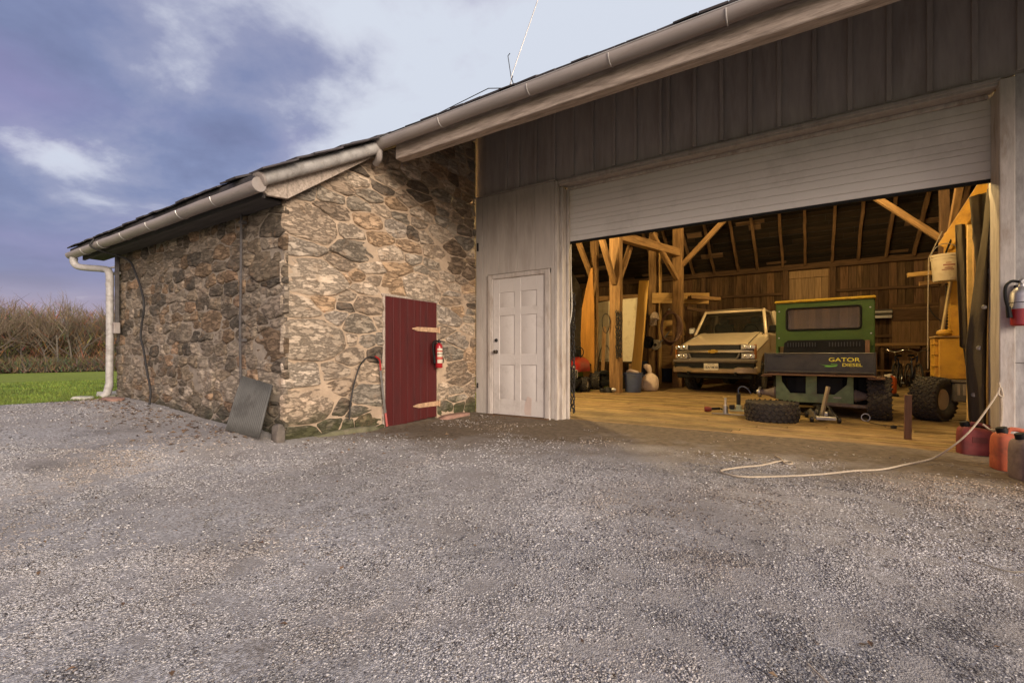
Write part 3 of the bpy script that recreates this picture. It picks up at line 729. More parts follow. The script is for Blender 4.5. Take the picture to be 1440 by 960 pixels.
# gable side of the wing (faces the yard door): wide tan joints, heavy corner stones
def side_wall():
    b = MB(); y0, y1 = YW, 5.88
    D0, D1, DZ = 3.985, 4.965, 1.70
    # mortar body in pieces round the doorway
    def slab(ya, yb, za, zb0, zb1):
        b.add([(XW - .5, ya, za), (XW - .5, yb, za), (XW - .5, yb, zb1), (XW - .5, ya, zb0), (XW, ya, za), (XW, yb, za), (XW, yb, zb1), (XW, ya, zb0)],
              [(0, 1, 2, 3), (4, 5, 6, 7), (0, 1, 5, 4), (1, 2, 6, 5), (2, 3, 7, 6), (3, 0, 4, 7)], 0)
    top = lambda y: zr(y) - .06
    slab(y0 + .008, D0, -.3, top(y0), top(D0)); slab(D0, D1, DZ, top(D0), top(D1)); slab(D1, y1, -.3, top(D1), top(y1)); slab(D0, D1, -.3, -.02, .02)
    big = [(2.66+.27, .40, .16), (2.66+.14, .74, .06), (2.66+.30, 1.12, .20), (2.66+.13, 1.47, .05), (2.66+.31, 1.80, .18), (2.66+.12, 2.10, .05), (2.66+.25, 2.36, .14), (2.82, .08, .05),
           (3.6, 1.32, .06), (4.15, 1.86, .06), (4.62, 1.90, .14), (3.72, 1.55, .05), (5.2, 1.5, .05), (5.25, .98, .05), (3.25, .35, .05), (3.7, .45, .05), (5.3, 2.3, .05), (5.0, 2.7, .05), (3.55, 2.2, .05)]
    sd = wall_seeds(y0 + .02, y1, -.2, 5.0, (.09, .25), (.20, .62), .025)
    sd = [q for q in sd if q[1] < zr(q[0]) + .1 and not (D0 - .02 < q[0] < D1 + .02 and q[1] < DZ + .02)
          and not any(abs(q[0]-B[0]) < .17 + B[2] and abs(q[1]-B[1]) < .10 + B[2] * .55 for B in big)]
    sd = [q for q in sd if q[0] > y0 + .36 or q[1] > 2.7] + big
    bounds = [(y0, -.25), (y1, -.25), (y1, top(y1)), (y0, top(y0))]
    for (sx, sz, w), poly in zip(sd, cells(sd, bounds, 2.1)):
        if len(poly) < 3: continue
        if sz > DZ: 
            if min(p[1] for p in poly) < DZ and D0 - .1 < sx < D1 + .1: poly = clip(poly, 0, -1, -DZ)
        elif sx < D0: poly = clip(poly, 1, 0, D0)
        else: poly = clip(poly, -1, 0, -D1)
        if len(poly) < 3: continue
        cex = R.uniform(.012, .05)
        if any(abs(p[0] - y0) < .002 for p in poly): poly = [(p[0] - cex if abs(p[0] - y0) < .002 else p[0], p[1]) for p in poly]
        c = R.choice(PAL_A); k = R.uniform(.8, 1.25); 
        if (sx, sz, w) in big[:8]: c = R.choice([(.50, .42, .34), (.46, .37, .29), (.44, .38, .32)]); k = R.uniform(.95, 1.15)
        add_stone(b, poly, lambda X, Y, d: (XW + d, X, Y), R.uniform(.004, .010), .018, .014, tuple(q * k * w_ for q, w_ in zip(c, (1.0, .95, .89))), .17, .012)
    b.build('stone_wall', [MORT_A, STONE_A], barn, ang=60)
side_wall()
def front_wall():
    b = MB(); y = YW; z0, z1 = -.2, 2.56
    b.box(XE, XW - .006, y, y + .5, z0, z1, 0, 0)
    sd = wall_seeds(XE, XW, -.15, 2.6, (.09, .20), (.14, .44), .02)
    big = [(XW-.22, 2.3, .06), (XW-.3, 1.9, .08), (XW-.2, 1.45, .05), (XW-.28, 1.05, .1), (XW-.2, .6, .06), (-6.3, .62, .08), (-6.1, 1.35, .06), (-5.6, .55, .08), (-6.8, 1.25, .05), (-7.6, .8, .05)]
    sd = [q for q in sd if not any(abs(q[0]-B[0]) < .14 + B[2] and abs(q[1]-B[1]) < .09 + B[2] * .6 for B in big)] + big
    bounds = [(XE, z0), (XW, z0), (XW, z1), (XE, z1)]
    for (sx, sz, w), poly in zip(sd, cells(sd, bounds, 1.8)):
        if len(poly) < 3: continue
        cex = R.uniform(.01, .045)
        if any(abs(p[0] - XW) < .002 for p in poly): poly = [(p[0] + cex if abs(p[0] - XW) < .002 else p[0], p[1]) for p in poly]
        if any(abs(p[0] - XE) < .002 for p in poly): poly = [(p[0] - .03 if abs(p[0] - XE) < .002 else p[0], p[1]) for p in poly]
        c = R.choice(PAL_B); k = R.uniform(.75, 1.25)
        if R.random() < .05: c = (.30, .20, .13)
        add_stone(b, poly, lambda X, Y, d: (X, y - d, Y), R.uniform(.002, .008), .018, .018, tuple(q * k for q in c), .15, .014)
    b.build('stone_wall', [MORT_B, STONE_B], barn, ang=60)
    e = MB(); e.prism([(y + .502, z0), (19.6, z0), (19.6, zrb(19.6) - .08), (RIDGE, zr(RIDGE) - .08), (y + .502, zr(y + .5) - .08)], XE + .002, XE + .4, TX); e.build('end_wall', MORT_B, barn)
front_wall()
# ------------------------------------------------------------------ barn: roof, eaves, siding, doors
XR = 7.0; YE = 3.72; YG = 2.33; YB = 19.6; YF = 5.91
def part(name, m, fn, **k):
    b = MB(); fn(b); return b.build(name, m, barn, **k)
def roof():
    b = MB()
    def slope(x0, x1, ya, yb, fz, t=.05, dz=.05):
        b.add([(x0, ya, fz(ya)+dz), (x1, ya, fz(ya)+dz), (x1, yb, fz(yb)+dz), (x0, yb, fz(yb)+dz),
               (x0, ya, fz(ya)+dz+t), (x1, ya, fz(ya)+dz+t), (x1, yb, fz(yb)+dz+t), (x0, yb, fz(yb)+dz+t)],
              [(0, 1, 2, 3), (4, 5, 6, 7), (0, 1, 5, 4), (1, 2, 6, 5), (2, 3, 7, 6), (3, 0, 4, 7)])
    slope(-9.95, -4.36, YG - .06, YE - .002, zr); slope(-9.95, XR, YE, RIDGE, zr); slope(-9.95, XR, RIDGE + .001, YB + .3, zrb)
    b.build('roof', SHING, barn, smooth=False)
    rf = barn.children[-1]
    # slates: uneven courses, the lowest rows stand a little over the gutter
    s = MB()
    def row(x0, x1, y, n=1):
        x = x0
        while x < x1:
            w = R.uniform(.16, .26); 
            if R.random() > .03:
                L = .36; dy = R.uniform(-.035, .02); lift = R.uniform(0, .022)
                p0 = V((x + w/2, y + dy, zr(y + dy) + .118 + lift)); p1 = V((x + w/2 + R.uniform(-.015, .015), y + L, zr(y + L) + .108))
                k = R.uniform(.6, 1.6); s.cur = (k, k * .97, k * .97); s.bar(p0, p1, w - .008, R.uniform(.012, .022), .002)
            x += w
    y = YG - .09
    while y < 6.2:
        if y < YE - .05: row(-9.95, -4.36, y)
        else: row(-9.95, XR if y < 5 else XR, y)
        y += .17
    s.build('slates', M('slate_tile', (.05, .045, .048), .75, var=.3, scale=9, attr=True, bump=.3), rf, smooth=False)
    # lath and sheathing seen from inside, rear slope and front overhang
    sh = MB()
    for side in (0, 1):
        y = (RIDGE + .1 if side else YE + .1)
        while y < (YB - .1 if side else RIDGE - .1):
            w = R.uniform(.09, .2); f = zrb if side else zr; x = -8.9
            while x < XR - .1:
                br = R.random() < .2; L = R.uniform(.25, .9) if br else R.uniform(.8, 3.); k = R.uniform(3, 9) if br else R.uniform(.35, 1.5)
                x1 = min(x + L, XR - .1); s0, s1 = f(y), f(y + w)
                sh.cur = (k, k * .95, k * .9)
                sh.add([(x, y, s0 + .012), (x1 - .01, y, s0 + .012), (x1 - .01, y + w, s1 + .012), (x, y + w, s1 + .012), (x, y, s0 + .034), (x1 - .01, y, s0 + .034), (x1 - .01, y + w, s1 + .034), (x, y + w, s1 + .034)],
                       [(0, 1, 2, 3), (4, 5, 6, 7), (0, 1, 5, 4), (1, 2, 6, 5), (2, 3, 7, 6), (3, 0, 4, 7)])
                x = x1
            y += w + R.uniform(.01, .05)
    sh.cur = (1, 1, 1); sh.build('roof_boards', SHEATH, barn, smooth=False)
roof()
W_RAFT = M('rafter_pole', (.20, .115, .06), .85, var=.4, scale=2.5, stretch=(1, 8, 8), bump=.6, bscale=12)
# rafters: rear slope (their feet on the back plate) and the forebay overhang
for i in range(13):
    x = -5.25 + .74 * i + R.uniform(-.05, .05)
    beam('rafter', (x, RIDGE + .1, zrb(RIDGE + .1) - .07), (x + R.uniform(-.05, .05), YB - .25, zrb(YB - .25) - .07), .085, .13, W_RAFT, barn, .012)
for i in range(17):
    x = -3.95 + .62 * i
    beam('rafter', (x, YE + .16, zr(YE + .16) - .075), (x, 6.9, zr(6.9) - .075), .09, .13, W_DARK, barn, .005)
for i in range(12):
    x = -9.5 + .43 * i
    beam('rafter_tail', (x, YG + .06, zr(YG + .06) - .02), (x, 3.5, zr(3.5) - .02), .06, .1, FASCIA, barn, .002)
# eaves beam across the forebay, with a cut end beside the wing
EB = beam('eaves_beam', (-4.12, 3.86, 3.375), (XR, 3.86, 3.375), .12, .18, W_GREY, barn, .0025, c=.007)
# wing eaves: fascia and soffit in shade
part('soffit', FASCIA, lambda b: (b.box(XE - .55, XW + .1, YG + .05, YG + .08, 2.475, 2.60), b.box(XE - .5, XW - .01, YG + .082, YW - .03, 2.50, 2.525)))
def half_round(b, p0, p1, r, up=V((0, 0, 1)), full=False, n=14, t=.006):
    T = frame(p0, V(p1) - V(p0), up); Ln = (V(p1) - V(p0)).length; vs = []; fs = []
    ang = [(-PI - .25) + (PI + .5) * k / n for k in range(n + 1)] if not full else [2 * PI * k / n for k in range(n)]
    m = len(ang); k2 = max(2, int(Ln / .5))
    for rr in (r, r - t):
        for i in range(k2 + 1):
            sag = R.uniform(-.004, .004)
            for a in ang: vs.append(T @ V((Ln * i / k2, rr * math.cos(a), rr * math.sin(a) + sag)))
    o = m * (k2 + 1); w = m if full else m - 1
    for q in (0, o):
        for i in range(k2):
            for k in range(w): fs.append((q + i*m + k, q + i*m + (k+1) % m, q + (i+1)*m + (k+1) % m, q + (i+1)*m + k))
    for i in range(k2):
        if not full:
            for k in (0, m - 1): fs.append((i*m + k, (i+1)*m + k, o + (i+1)*m + k, o + i*m + k))
    for i in (0, k2):
        for k in range(w): fs.append((i*m + k, i*m + (k+1) % m, o + i*m + (k+1) % m, o + i*m + k))
    b.add(vs, fs)
gut = part('gutter', GUTTERD, lambda b: half_round(b, (-9.97, YG - .05, 2.56), (-4.30, YG - .05, 2.545), .068))
cap = MB(); cap.lathe([(0, 0), (.066, 0), (.066, .004), (0, .004)], 20, Matrix.Translation((-4.302, YG - .05, 2.545)) @ Matrix.Rotation(PI / 2, 4, 'Y')); cap.build('end_cap', GUTTERD, gut)
for x in (-9.2, -8.45, -7.6, -6.75, -5.9, -5.1):
    hk = MB(); hk.tube([(x, YG - .05 + .073 * math.cos(a), 2.555 + .073 * math.sin(a)) for a in [-PI + PI * k / 10 for k in range(11)]], .007, 6)
    hk.bar((x, YG + .02, 2.55), (x + .1, YG + .16, 2.53), .02, .006, 0); hk.build('gutter_hook', STEEL, gut)
# sloping white pipe gutter up the rake, and the tapering board under it
rk0, rk1 = V((-4.33, 2.30, 2.605)), V((-4.33, 3.70, 3.435))
rg = part('rake_gutter', GUTTER, lambda b: half_round(b, rk0, rk1, .07, full=True))
cp = MB(); d = (rk1 - rk0).normalized()
cp.lathe([(0, .0), (.069, 0), (.080, .004), (.080, .03), (.07, .034)], 20, Matrix.Translation(rk0 - d * .01) @ V((0, 0, 1)).rotation_difference(d).to_matrix().to_4x4()); cp.build('collar', GUTTERD, rg); cp = MB()
cp.lathe([(.07, 0), (.077, .004), (.077, .05), (0, .05)], 20, Matrix.Translation(rk1 - d * .03) @ V((0, 0, 1)).rotation_difference(d).to_matrix().to_4x4()); cp.build('collar', GUTTERD, rg)
part('rake_board', W_GREY, lambda b: b.prism([(2.36, 2.60), (2.34, 2.545), (2.42, 2.50), (2.62, 2.525), (3.66, 3.31), (3.74, 3.40), (3.7, 3.44), (2.4, 2.645)], -4.44, -4.395, TX), bevel=.004)
mg = part('gutter', GUTTERD, lambda b: half_round(b, (-4.40, 3.70, 3.475), (XR, 3.70, 3.475), .07))
def lip(b):
    b.tube([(-4.40, 3.632, 3.49), (XR, 3.632, 3.49)], .006, 6)
    for x in (-3.3, -2.2, -1.4, -.5, .4): b.tube([(x, 3.70 + .073 * math.cos(a), 3.475 + .073 * math.sin(a)) for a in [-PI + PI * k / 10 for k in range(11)]], .006, 6)
bl = MB(); lip(bl); bl.build('gutter_lip', GUTTER, mg)
oc = MB(); oc.tube(smooth_path([(-4.30, 3.70, 3.42), (-4.30, 3.70, 3.36), (-4.33, 3.72, 3.31), (-4.42, 3.75, 3.28)]), .04, 10); oc.build('outlet', GUTTERD, mg)
# downspout at the far corner of the wing
ds = thing_ds = None
def dsp(b):
    p = smooth_path([(-9.80, YG - .05, 2.50), (-9.80, YG - .05, 2.42), (-9.72, YG, 2.35), (-9.3, 2.47, 2.30), (-9.09, 2.50, 2.26), (-9.03, 2.51, 2.16), (-9.03, 2.51, 2.0)], 5)
    b.tube(p, .050, 14); b.tube([(-9.03, 2.51, 2.06), (-9.03, 2.51, 1.2), (-9.03, 2.505, .48), (-9.035, 2.49, .40)], .047, 14)
    b.lathe([(.053, 0), (.053, .04)], 14, Matrix.Translation((-9.03, 2.51, 2.02))); b.tube([(-9.03, 2.505, .50), (-9.04, 2.48, .36), (-9.06, 2.43, .31)], .052, 14)
sp = part('downspout', GUTTER, dsp)
bk = MB(); bk.box(-9.12, -8.94, 2.56, 2.62, 2.2, 2.24, .004); bk.bar((-9.2, 2.46, 2.27), (-8.98, 2.6, 2.33), .02, .03); bk.build('bracket', STEEL, sp)
part('conduit_channel', FASCIA, lambda b: (b.box(-8.99, -8.93, 2.555, 2.60, 1.42, 2.50, .006),))
part('junction_box', GUTTERD, lambda b: (b.box(-9.02, -8.89, 2.52, 2.60, 1.28, 1.45, .008),))
part('conduit', FASCIA, lambda b: (b.tube(smooth_path([(-5.24, 2.585, 2.5), (-5.24, 2.58, 1.8), (-5.245, 2.575, 1.2), (-5.24, 2.58, .62)]), .013, 8), b.box(-5.27, -5.21, 2.57, 2.63, 2.40, 2.43), b.box(-5.27, -5.21, 2.57, 2.63, 1.1, 1.13)))
cable = MB(); cable.tube(smooth_path([(-8.62, 2.22, 2.62), (-8.64, 2.20, 2.5), (-8.60, 2.5, 2.42), (-8.42, 2.575, 2.33), (-8.18, 2.57, 2.12), (-7.97, 2.57, 1.86), (-7.87, 2.565, 1.62), (-7.99, 2.565, 1.25), (-7.87, 2.56, 1.02), (-7.72, 2.55, .72), (-7.60, 2.55, .45), (-7.58, 2.53, .27)]), .014, 7, mi=0)
tag(cable.build('cable', VINE), 'black cable hanging loose down the dim stone wall from the gutter', 'cable')

# siding of the forebay wall
def siding(b):
    b.box(XW + .002, -3.1, YF, YF + .05, 3.47, zr(YF) - .16); b.box(-3.098, XR, YF, YF + .05, 3.47, zr(YF) - .16)
    def battx(u):
        a = (u - 720) / 640; return YF * (a*.839 - .545) / (a*.545 + .839)
    for u in [712, 730, 754, 780, 806, 833.5, 864, 894, 929, 940, 977, 1015, 1055, 1096, 1145, 1195, 1250, 1307, 1370, 1434]:
        x = battx(u); b.box(x - .022, x + .022, YF - .026, YF - .0005, 3.50, zr(YF) - .17, .004)
    x = 1.9
    while x < XR: b.box(x - .022, x + .022, YF - .026, YF - .0005, 3.50, zr(YF) - .17, .004); x += .32
    b.box(XW + .01, -3.06, YF - .055, YF - .0005, 3.475, 3.495, .003)                     # drip ledge over the lower panel
part('board_siding', SIDING, siding)
# lower wall panel round the small door
def panel(b):
    P = YF - .05
    xs = [-4.50, -4.37, -4.05, -3.72, -3.40, -3.075]
    for i, (a, c) in enumerate(zip(xs, xs[1:])):
        lo = 2.215 if -4.28 < (a + c) / 2 < -3.14 else .02
        if a < -4.27 < c: 
            b.box(a + .002, -4.272, P, P + .045, .02, 3.468, .004); b.box(-4.27, c - .002, P, P + .045, 2.215, 3.468, .003)
        elif a < -3.13 < c: b.box(a + .002, -3.132, P, P + .045, 2.215, 3.468, .003); b.box(-3.13, c - .002, P, P + .045, .02, 3.468, .004)
        else: b.box(a + .002, c - .002, P, P + .045, lo, 3.468, .004)
    b.box(-4.46, -3.08, YF - .004, YF + .04, 2.2, 3.465)                                  # backing behind the grooves
    b.box(XW + .03, -4.505, P + .004, P + .045, .02, 3.465, .004)
part('wall_panel', SIDING_LIT, panel)
def reveal(b):
    b.box(-3.073, -3.03, YF - .048, 6.11, .0, 3.465, .004); b.box(-3.028, -2.985, YF + .03, 6.105, 0, 3.39, .004); b.box(-2.98, -2.945, 6.06, 6.11, 0, 3.38, .003)
part('door_jamb', TRIMW, reveal)
part('latch_plate', IRON, lambda b: (b.box(-4.475, -4.445, YF - .065, YF - .049, 2.62, 2.75, .003), b.box(-4.475, -4.45, YF - .065, YF - .049, .42, .50, .003)))
# small six-panel door
dr = MB(); DX0, DX1, DZ1, DY = -4.155, -3.245, 2.125, YF - .058
dr.box(DX0, DX1, DY + .012, DY + .05, .03, DZ1)
cols = [(DX0 + .12, (DX0 + DX1)/2 - .055), ((DX0 + DX1)/2 + .055, DX1 - .12)]; rws = [(.26, .80), (.96, 1.56), (1.68, 1.92)]
xs_ = [DX0, cols[0][0], cols[0][1], cols[1][0], cols[1][1], DX1]
for a, c in ((0, 1), (2, 3), (4, 5)): dr.box(xs_[a], xs_[c], DY, DY + .0115, .03, DZ1, .003)
for c in cols:
    zz = [.03] + [q for r_ in rws for q in r_] + [DZ1]
    for a in range(0, len(zz), 2): dr.box(c[0] + .0005, c[1] - .0005, DY + .0003, DY + .0115, zz[a], zz[a + 1], .002)
    for r_ in rws:
        x0, x1, z0, z1 = c[0] + .03, c[1] - .03, r_[0] + .03, r_[1] - .03
        dr.add([(c[0]+.008, DY+.0112, r_[0]+.008), (c[1]-.008, DY+.0112, r_[0]+.008), (c[1]-.008, DY+.0112, r_[1]-.008), (c[0]+.008, DY+.0112, r_[1]-.008), (x0, DY+.003, z0), (x1, DY+.003, z0), (x1, DY+.003, z1), (x0, DY+.003, z1)],
               [(4, 5, 6, 7), (0, 1, 5, 4), (1, 2, 6, 5), (2, 3, 7, 6), (3, 0, 4, 7)])
door = dr.build('entry_door', DOORW, barn); door['label'] = 'white six panel door in the lower wall panel'
RX = Matrix.Rotation(PI / 2, 4, 'X')
kn = MB(); kn.lathe([(.03, 0), (.03, .006), (.011, .01), (.011, .03), (.026, .038), (.028, .055), (.018, .064), (0, .065)], 16, Matrix.Translation((DX0 + .065, DY, 1.0)) @ RX); kn.build('knob', M('aged_brass', (.10, .08, .06), .35, .9, var=.2), door)
db = MB(); db.lathe([(.028, 0), (.028, .01), (.022, .018), (0, .018)], 16, Matrix.Translation((DX0 + .065, DY, 1.18)) @ RX); db.build('deadbolt', IRON, door)
sc_ = MB(); sc_.prism([(-3.58, .10), (-3.56, .02 + .03), (-3.46, .05), (-3.45, .30), (-3.52, .33), (-3.57, .22)], DY - .0012, DY - .0004, Matrix(((1,0,0,0),(0,0,1,0),(0,1,0,0),(0,0,0,1)))); sc_.build('scuff_patch', M('bare_primer', (.50, .40, .35), .7, var=.1), door)
def casing(b):
    P = YF - .05
    for x0, x1 in ((-4.262, -4.165), (-3.235, -3.138)):
        b.box(x0, x1, P - .02, P + .03, .0, 2.205, .006); q = .022
        b.box(x0 + q, x1 - q, P - .028, P - .0205, .0, 2.2, .004)
    b.box(-4.262, -3.138, P - .021, P + .03, 2.14, 2.206, .006); b.box(-4.165, -4.156, P + .0, P + .03, 0, 2.14); b.box(-3.244, -3.235, P + .0, P + .03, 0, 2.14); b.box(-4.16, -3.24, P + .002, P + .03, 2.1265, 2.139)
part('door_casing', TRIMW, casing)
part('door_sill', W_DARK, lambda b: b.box(-4.24, -3.15, YF - .12, YF + .02, -.02, .026, .006))
# overhead door, raised about a third of the opening in view
OY = 6.13
def ohd(b):
    z = 2.63; 
    hts = [.075, .10, .095, .06, .08, .10, .09, .07, .09, .06]
    for h in hts:
        z1 = min(z + h, 3.44); b.box(-3.02, 1.50, OY, OY + .045, z + .002, z1 - .002, .004); z = z1
        if z >= 3.44: break
    b.box(-3.015, 1.495, OY + .010, OY + .04, 2.64, 3.44)
    y = OY + .1                                                                            # sections carried back under the ceiling
    for k in range(4): b.box(-3.0, 1.48, y, y + .52, 3.52 - .0, 3.56, .006); y += .53
od = part('overhead_door', OHDOOR, ohd); od['label'] = 'grey ribbed overhead door, half raised'
ss = MB(); ss.box(-3.01, 1.49, OY + .002, OY + .04, 2.598, 2.63, .006); ss.build('bottom_seal', BLACKP, od)
part('door_track', STEEL, lambda b: (b.box(1.49, 1.52, OY + .05, OY + .1, 0.0, 3.42, .003), b.box(-3.03, -3.0, OY + .05, OY + .1, .0, 3.42, .003), b.bar((-3.0, OY + .1, 3.49), (-3.0, 8.4, 3.60), .03, .05), b.bar((1.5, OY + .1, 3.49), (1.5, 8.4, 3.60), .03, .05)))
def header(b):
    b.box(-3.02, 1.47, YF - .03, YF + .045, 3.40, 3.468, .006); b.box(-3.02, 1.47, YF - .045, YF - .031, 3.425, 3.466, .005)
    b.box(-3.02, 1.47, YF + .047, OY - .012, 3.425, 3.46, .004)
part('door_header', SIDING, header)
part('head_stop', TRIMW, lambda b: b.box(-2.98, 1.44, OY - .045, OY - .004, 3.385, 3.423, .005))
# right pier
def pier(b):
    P = YF - .03
    b.box(1.56, 2.76, P, P + .05, -.02, .875, .003); b.box(1.56, 2.76, P, P + .05, .879, 3.466, .003); b.box(2.764, 4.5, P, P + .05, -.02, 3.466, .003); b.box(4.504, XR, P, P + .05, -.02, 3.466, .003)
    b.box(1.56, XR, P + .052, P + .1, -.02, 3.46)
part('pier_siding', PIER, pier)
part('door_jamb', TRIMW, lambda b: (b.box(1.455, 1.556, YF - .06, YF + .04, -.02, 3.44, .006), b.box(1.462, 1.50, YF + .042, OY - .01, -.02, 3.40, .005), b.box(1.50, 1.555, YF + .042, OY + .2, -.02, 3.44)))
part('jamb_board', W_DARK, lambda b: b.box(1.535, 1.57, OY + .22, 6.52, 0, 3.4, .005))
# plank door on the gable side: red boards, two iron strap hinges
def red(b):
    y = 3.99; i = 0
    ws = [.13, .12, .135, .12, .125, .13, .2]
    for w in ws:
        y1 = min(y + w, 4.962); b.box(XW - .03, XW + .012 + R.uniform(-.002, .002), y + .002, y1 - .002, .02 + .05 * (y - 3.99), 1.70 + .02 * (y - 4) + R.uniform(-.004, .004), .004); y = y1
        if y >= 4.96: break
    b.box(XW - .06, XW - .0305, 3.99, 4.96, .05, 1.69)
rd = part('plank_door', REDP, red); rd['label'] = 'dark red plank door in the fieldstone wall'
for z, y0 in ((1.31, 4.45), (.25, 4.47)):
    h = MB(); h.prism([(y0, z - .004), (y0 + .1, z - .03), (4.97, z - .036), (5.02, z - .028), (5.02, z + .03), (4.97, z + .034), (y0 + .1, z + .026), (y0, z + .004)], XW + .0145, XW + .022, TX)
    h.tube([(XW + .03, 4.985, z - .045), (XW + .03, 4.985, z + .045)], .013, 8)
    for q in (.14, .3, .45): h.lathe([(.008, 0), (.006, .005), (0, .006)], 8, Matrix.Translation((XW + .022, y0 + q, z)) @ Matrix.Rotation(PI/2, 4, 'Y'))
    h.build('strap_hinge', RUST, rd)
part('door_stop_post', W_GREY, lambda b: (b.box(XW - .02, XW + .02, 3.945, 3.985, .0, 1.71, .006), b.box(XW - .02, XW + .018, 3.93, 4.97, 1.703, 1.735, .006)))
# floor of the bay, planks along the facade
def floor(b):
    y = 5.93
    while y < 19.5:
        w = R.uniform(.12, .17); x = -9
        while x < XR:
            L = R.uniform(2.2, 4.6); x1 = min(x + L, XR); k = R.uniform(.68, 1.25); b.cur = (k, k * R.uniform(.94, 1.03), k * R.uniform(.88, 1.04))
            dz = R.uniform(-.004, .004); b.box(x + .004, x1 - .004, y + .005, y + w - .006, -.045, dz, .005); x = x1
        y += w
    b.cur = (.08, .08, .08); b.box(-9, XR, 5.94, 19.5, -.2, -.05); b.cur = (1, 1, 1)
    b.box(-3.05, 1.5, 5.875, 5.925, -.09, .001, .006)
part('plank_floor', W_FLOOR, floor)
# back wall of vertical boards, posts, girts, shutter
def back(b):
    x = -9
    while x < XR:
        w = R.uniform(.16, .28); k = R.uniform(.45, 1.35); b.cur = (k, k * R.uniform(.9, 1.0), k * R.uniform(.8, 1.0)); b.box(x + .004, x + w - .006, YB, YB + .03, 0, 4.35, .002); x += w
    b.cur = (.2, .2, .2); b.box(-9, XR, YB + .034, YB + .06, -.1, 4.4); b.cur = (1, 1, 1)
part('back_wall', W_PLANKV, back)
part('right_wall', W_PLANKV, lambda b: b.prism([(5.96, 0), (YB, 0), (YB, zrb(YB) - .08), (RIDGE, zr(RIDGE) - .08), (5.96, zr(5.96) - .08)], XR - .1, XR - .05, TX))
beam('wall_plate', (-8.9, YB - .1, 4.13), (XR - .1, YB - .1, 4.13), .2, .2, W_DARK, barn, .008)
for x in (-6.6, -3.5, -.67, .74, 3.62, 5.6): beam('wall_post', (x, YB - .09, 0), (x, YB - .09, 4.03), .17, .17, W_DARK, barn, .008)
for (a, c, z) in ((-8.9, -6.69, 3.2), (-6.51, -3.6, 3.22), (-3.4, -.77, 3.23), (.84, 3.52, 3.2), (3.72, 6.8, 3.2), (-3.4, -.77, 1.6), (.84, 3.52, 1.6)): beam('girt', (a, YB - .06, z), (c, YB - .06, z - .03), .1, .09, W_DARK, barn, .006)
def shut(b):
    x = -.57
    for k in range(6):
        w = .197; c = R.uniform(.85, 1.15); b.cur = (c, c, c); b.box(x + .003, x + w - .003, YB - .03, YB - .004, 2.95, 3.72, .003); x += w
    b.cur = (1, 1, 1); b.box(-.57, .62, YB - .034, YB - .004, 3.74, 4.0, .004)
part('shutter', M('pale_plank_shutter', (.33, .21, .11), .8, var=.25, scale=3, stretch=(8, 8, .6), bump=.3, attr=True), shut)
# timber frame
for (x, y, w, z1, m) in ((-4.07, 11.1, .27, 5.0, W_BEAM), (-4.32, 15.33, .25, 5.0, W_BEAM), (-3.24, 14.1, .27, 5.2, W_BEAM), (-5.2, 12.4, .2, 5.0, W_BEAM), (2.62, 14.1, .17, 5.2, W_DARK)):
    beam('post', (x, y, .002), (x, y, z1), w, w * .9, m, barn, .008)
beam('post_board', (-4.19, 11.22, .005), (-4.19, 11.22, 3.0), .04, .24, W_DARK, barn, .002)
beam('post_board', (-4.06, 15.2, .005), (-4.06, 15.2, 4.6), .05, .2, W_NEW, barn, .002)
for p0, p1 in (((-4.07, 10.98, 2.75), (-4.07, 10.0, 3.85)), ((-4.07, 11.22, 2.75), (-4.07, 12.2, 3.9)), ((-5.2, 12.28, 3.1), (-5.2, 11.1, 4.2)), ((-3.13, 14.1, 3.62), (-1.9, 14.1, 4.85)), ((2.55, 14.1, 3.62), (1.3, 14.1, 4.87)),
               ((2.62, 14.02, 3.0), (2.62, 12.7, 4.6)), ((-3.24, 13.97, 3.2), (-3.6, 12.6, 4.3)), ((-3.24, 14.24, 2.7), (-3.75, 16.2, 3.6)), ((2.0, 8.05, 2.9), (2.0, 7.15, 3.6)), ((2.0, 8.05, 2.5), (2.0, 8.1, 3.6))):
    beam('brace', p0, p1, .12, .13, W_BEAM, barn, .004)
beam('tie_beam', (-4.07, 11.1, 3.97), (-3.24, 13.95, 3.97), .2, .22, W_BEAM, barn, .006)
beam('tie_beam', (-8.9, 14.1, 5.2), (XR - .1, 14.1, 5.2), .25, .25, W_DARK, barn, .008)
beam('loft_beam', (-6.1, 15.0, 2.9), (-4.45, 15.6, 2.95), .2, .17, W_BEAM, barn, .005)
beam('loft_beam', (-4.3, 15.15, 2.82), (-2.6, 15.4, 2.72), .2, .34, W_NEW, barn, .004)
beam('loft_beam', (-3.1, 15.0, 2.76), (-2.35, 15.6, 2.7), .25, .1, W_BEAM, barn, .004)
beam('brace', (1.95, 13.9, 2.80), (2.58, 13.95, 2.84), .09, .10, W_NEW, barn, .003)
beam('brace', (2.15, 13.85, 2.58), (2.60, 13.92, 2.61), .08, .09, W_BEAM, barn, .003)
beam('loft_beam', (-3.2, 15.0, 2.42), (-2.5, 15.5, 2.3), .09, .1, W_DARK, barn, .004)
# roof wires
rw = thing('lightning_rod', 'thin wire mast with guy cable standing on the slate roof edge', 'roof antenna', (-2.95, 4.5, zr(4.5) + .14))
q = MB(); q.tube([(0, 0, -.05), (.02, 0, .16), (.46, .0, 1.08), (1.4, .0, 3.05)], .006, 6); q.build('wire', STEEL, rw, local=True)
q = MB(); q.tube([(.02, 0, .12), (-.03, 0, .42), (.0, 0, .44)], .005, 6); q.tube([(-.06, 0, -.06), (.04, 0, .16)], .005, 6); q.tube([(.1, 0, -.08), (.02, 0, .14)], .005, 6); q.build('mast', IRON, rw, local=True)
q = MB(); q.tube([(-1.15, -.35, -.22), (-.28, -.05, .09), (-.05, -.05, .02)], .005, 6); q.build('cable', IRON, rw, local=True)
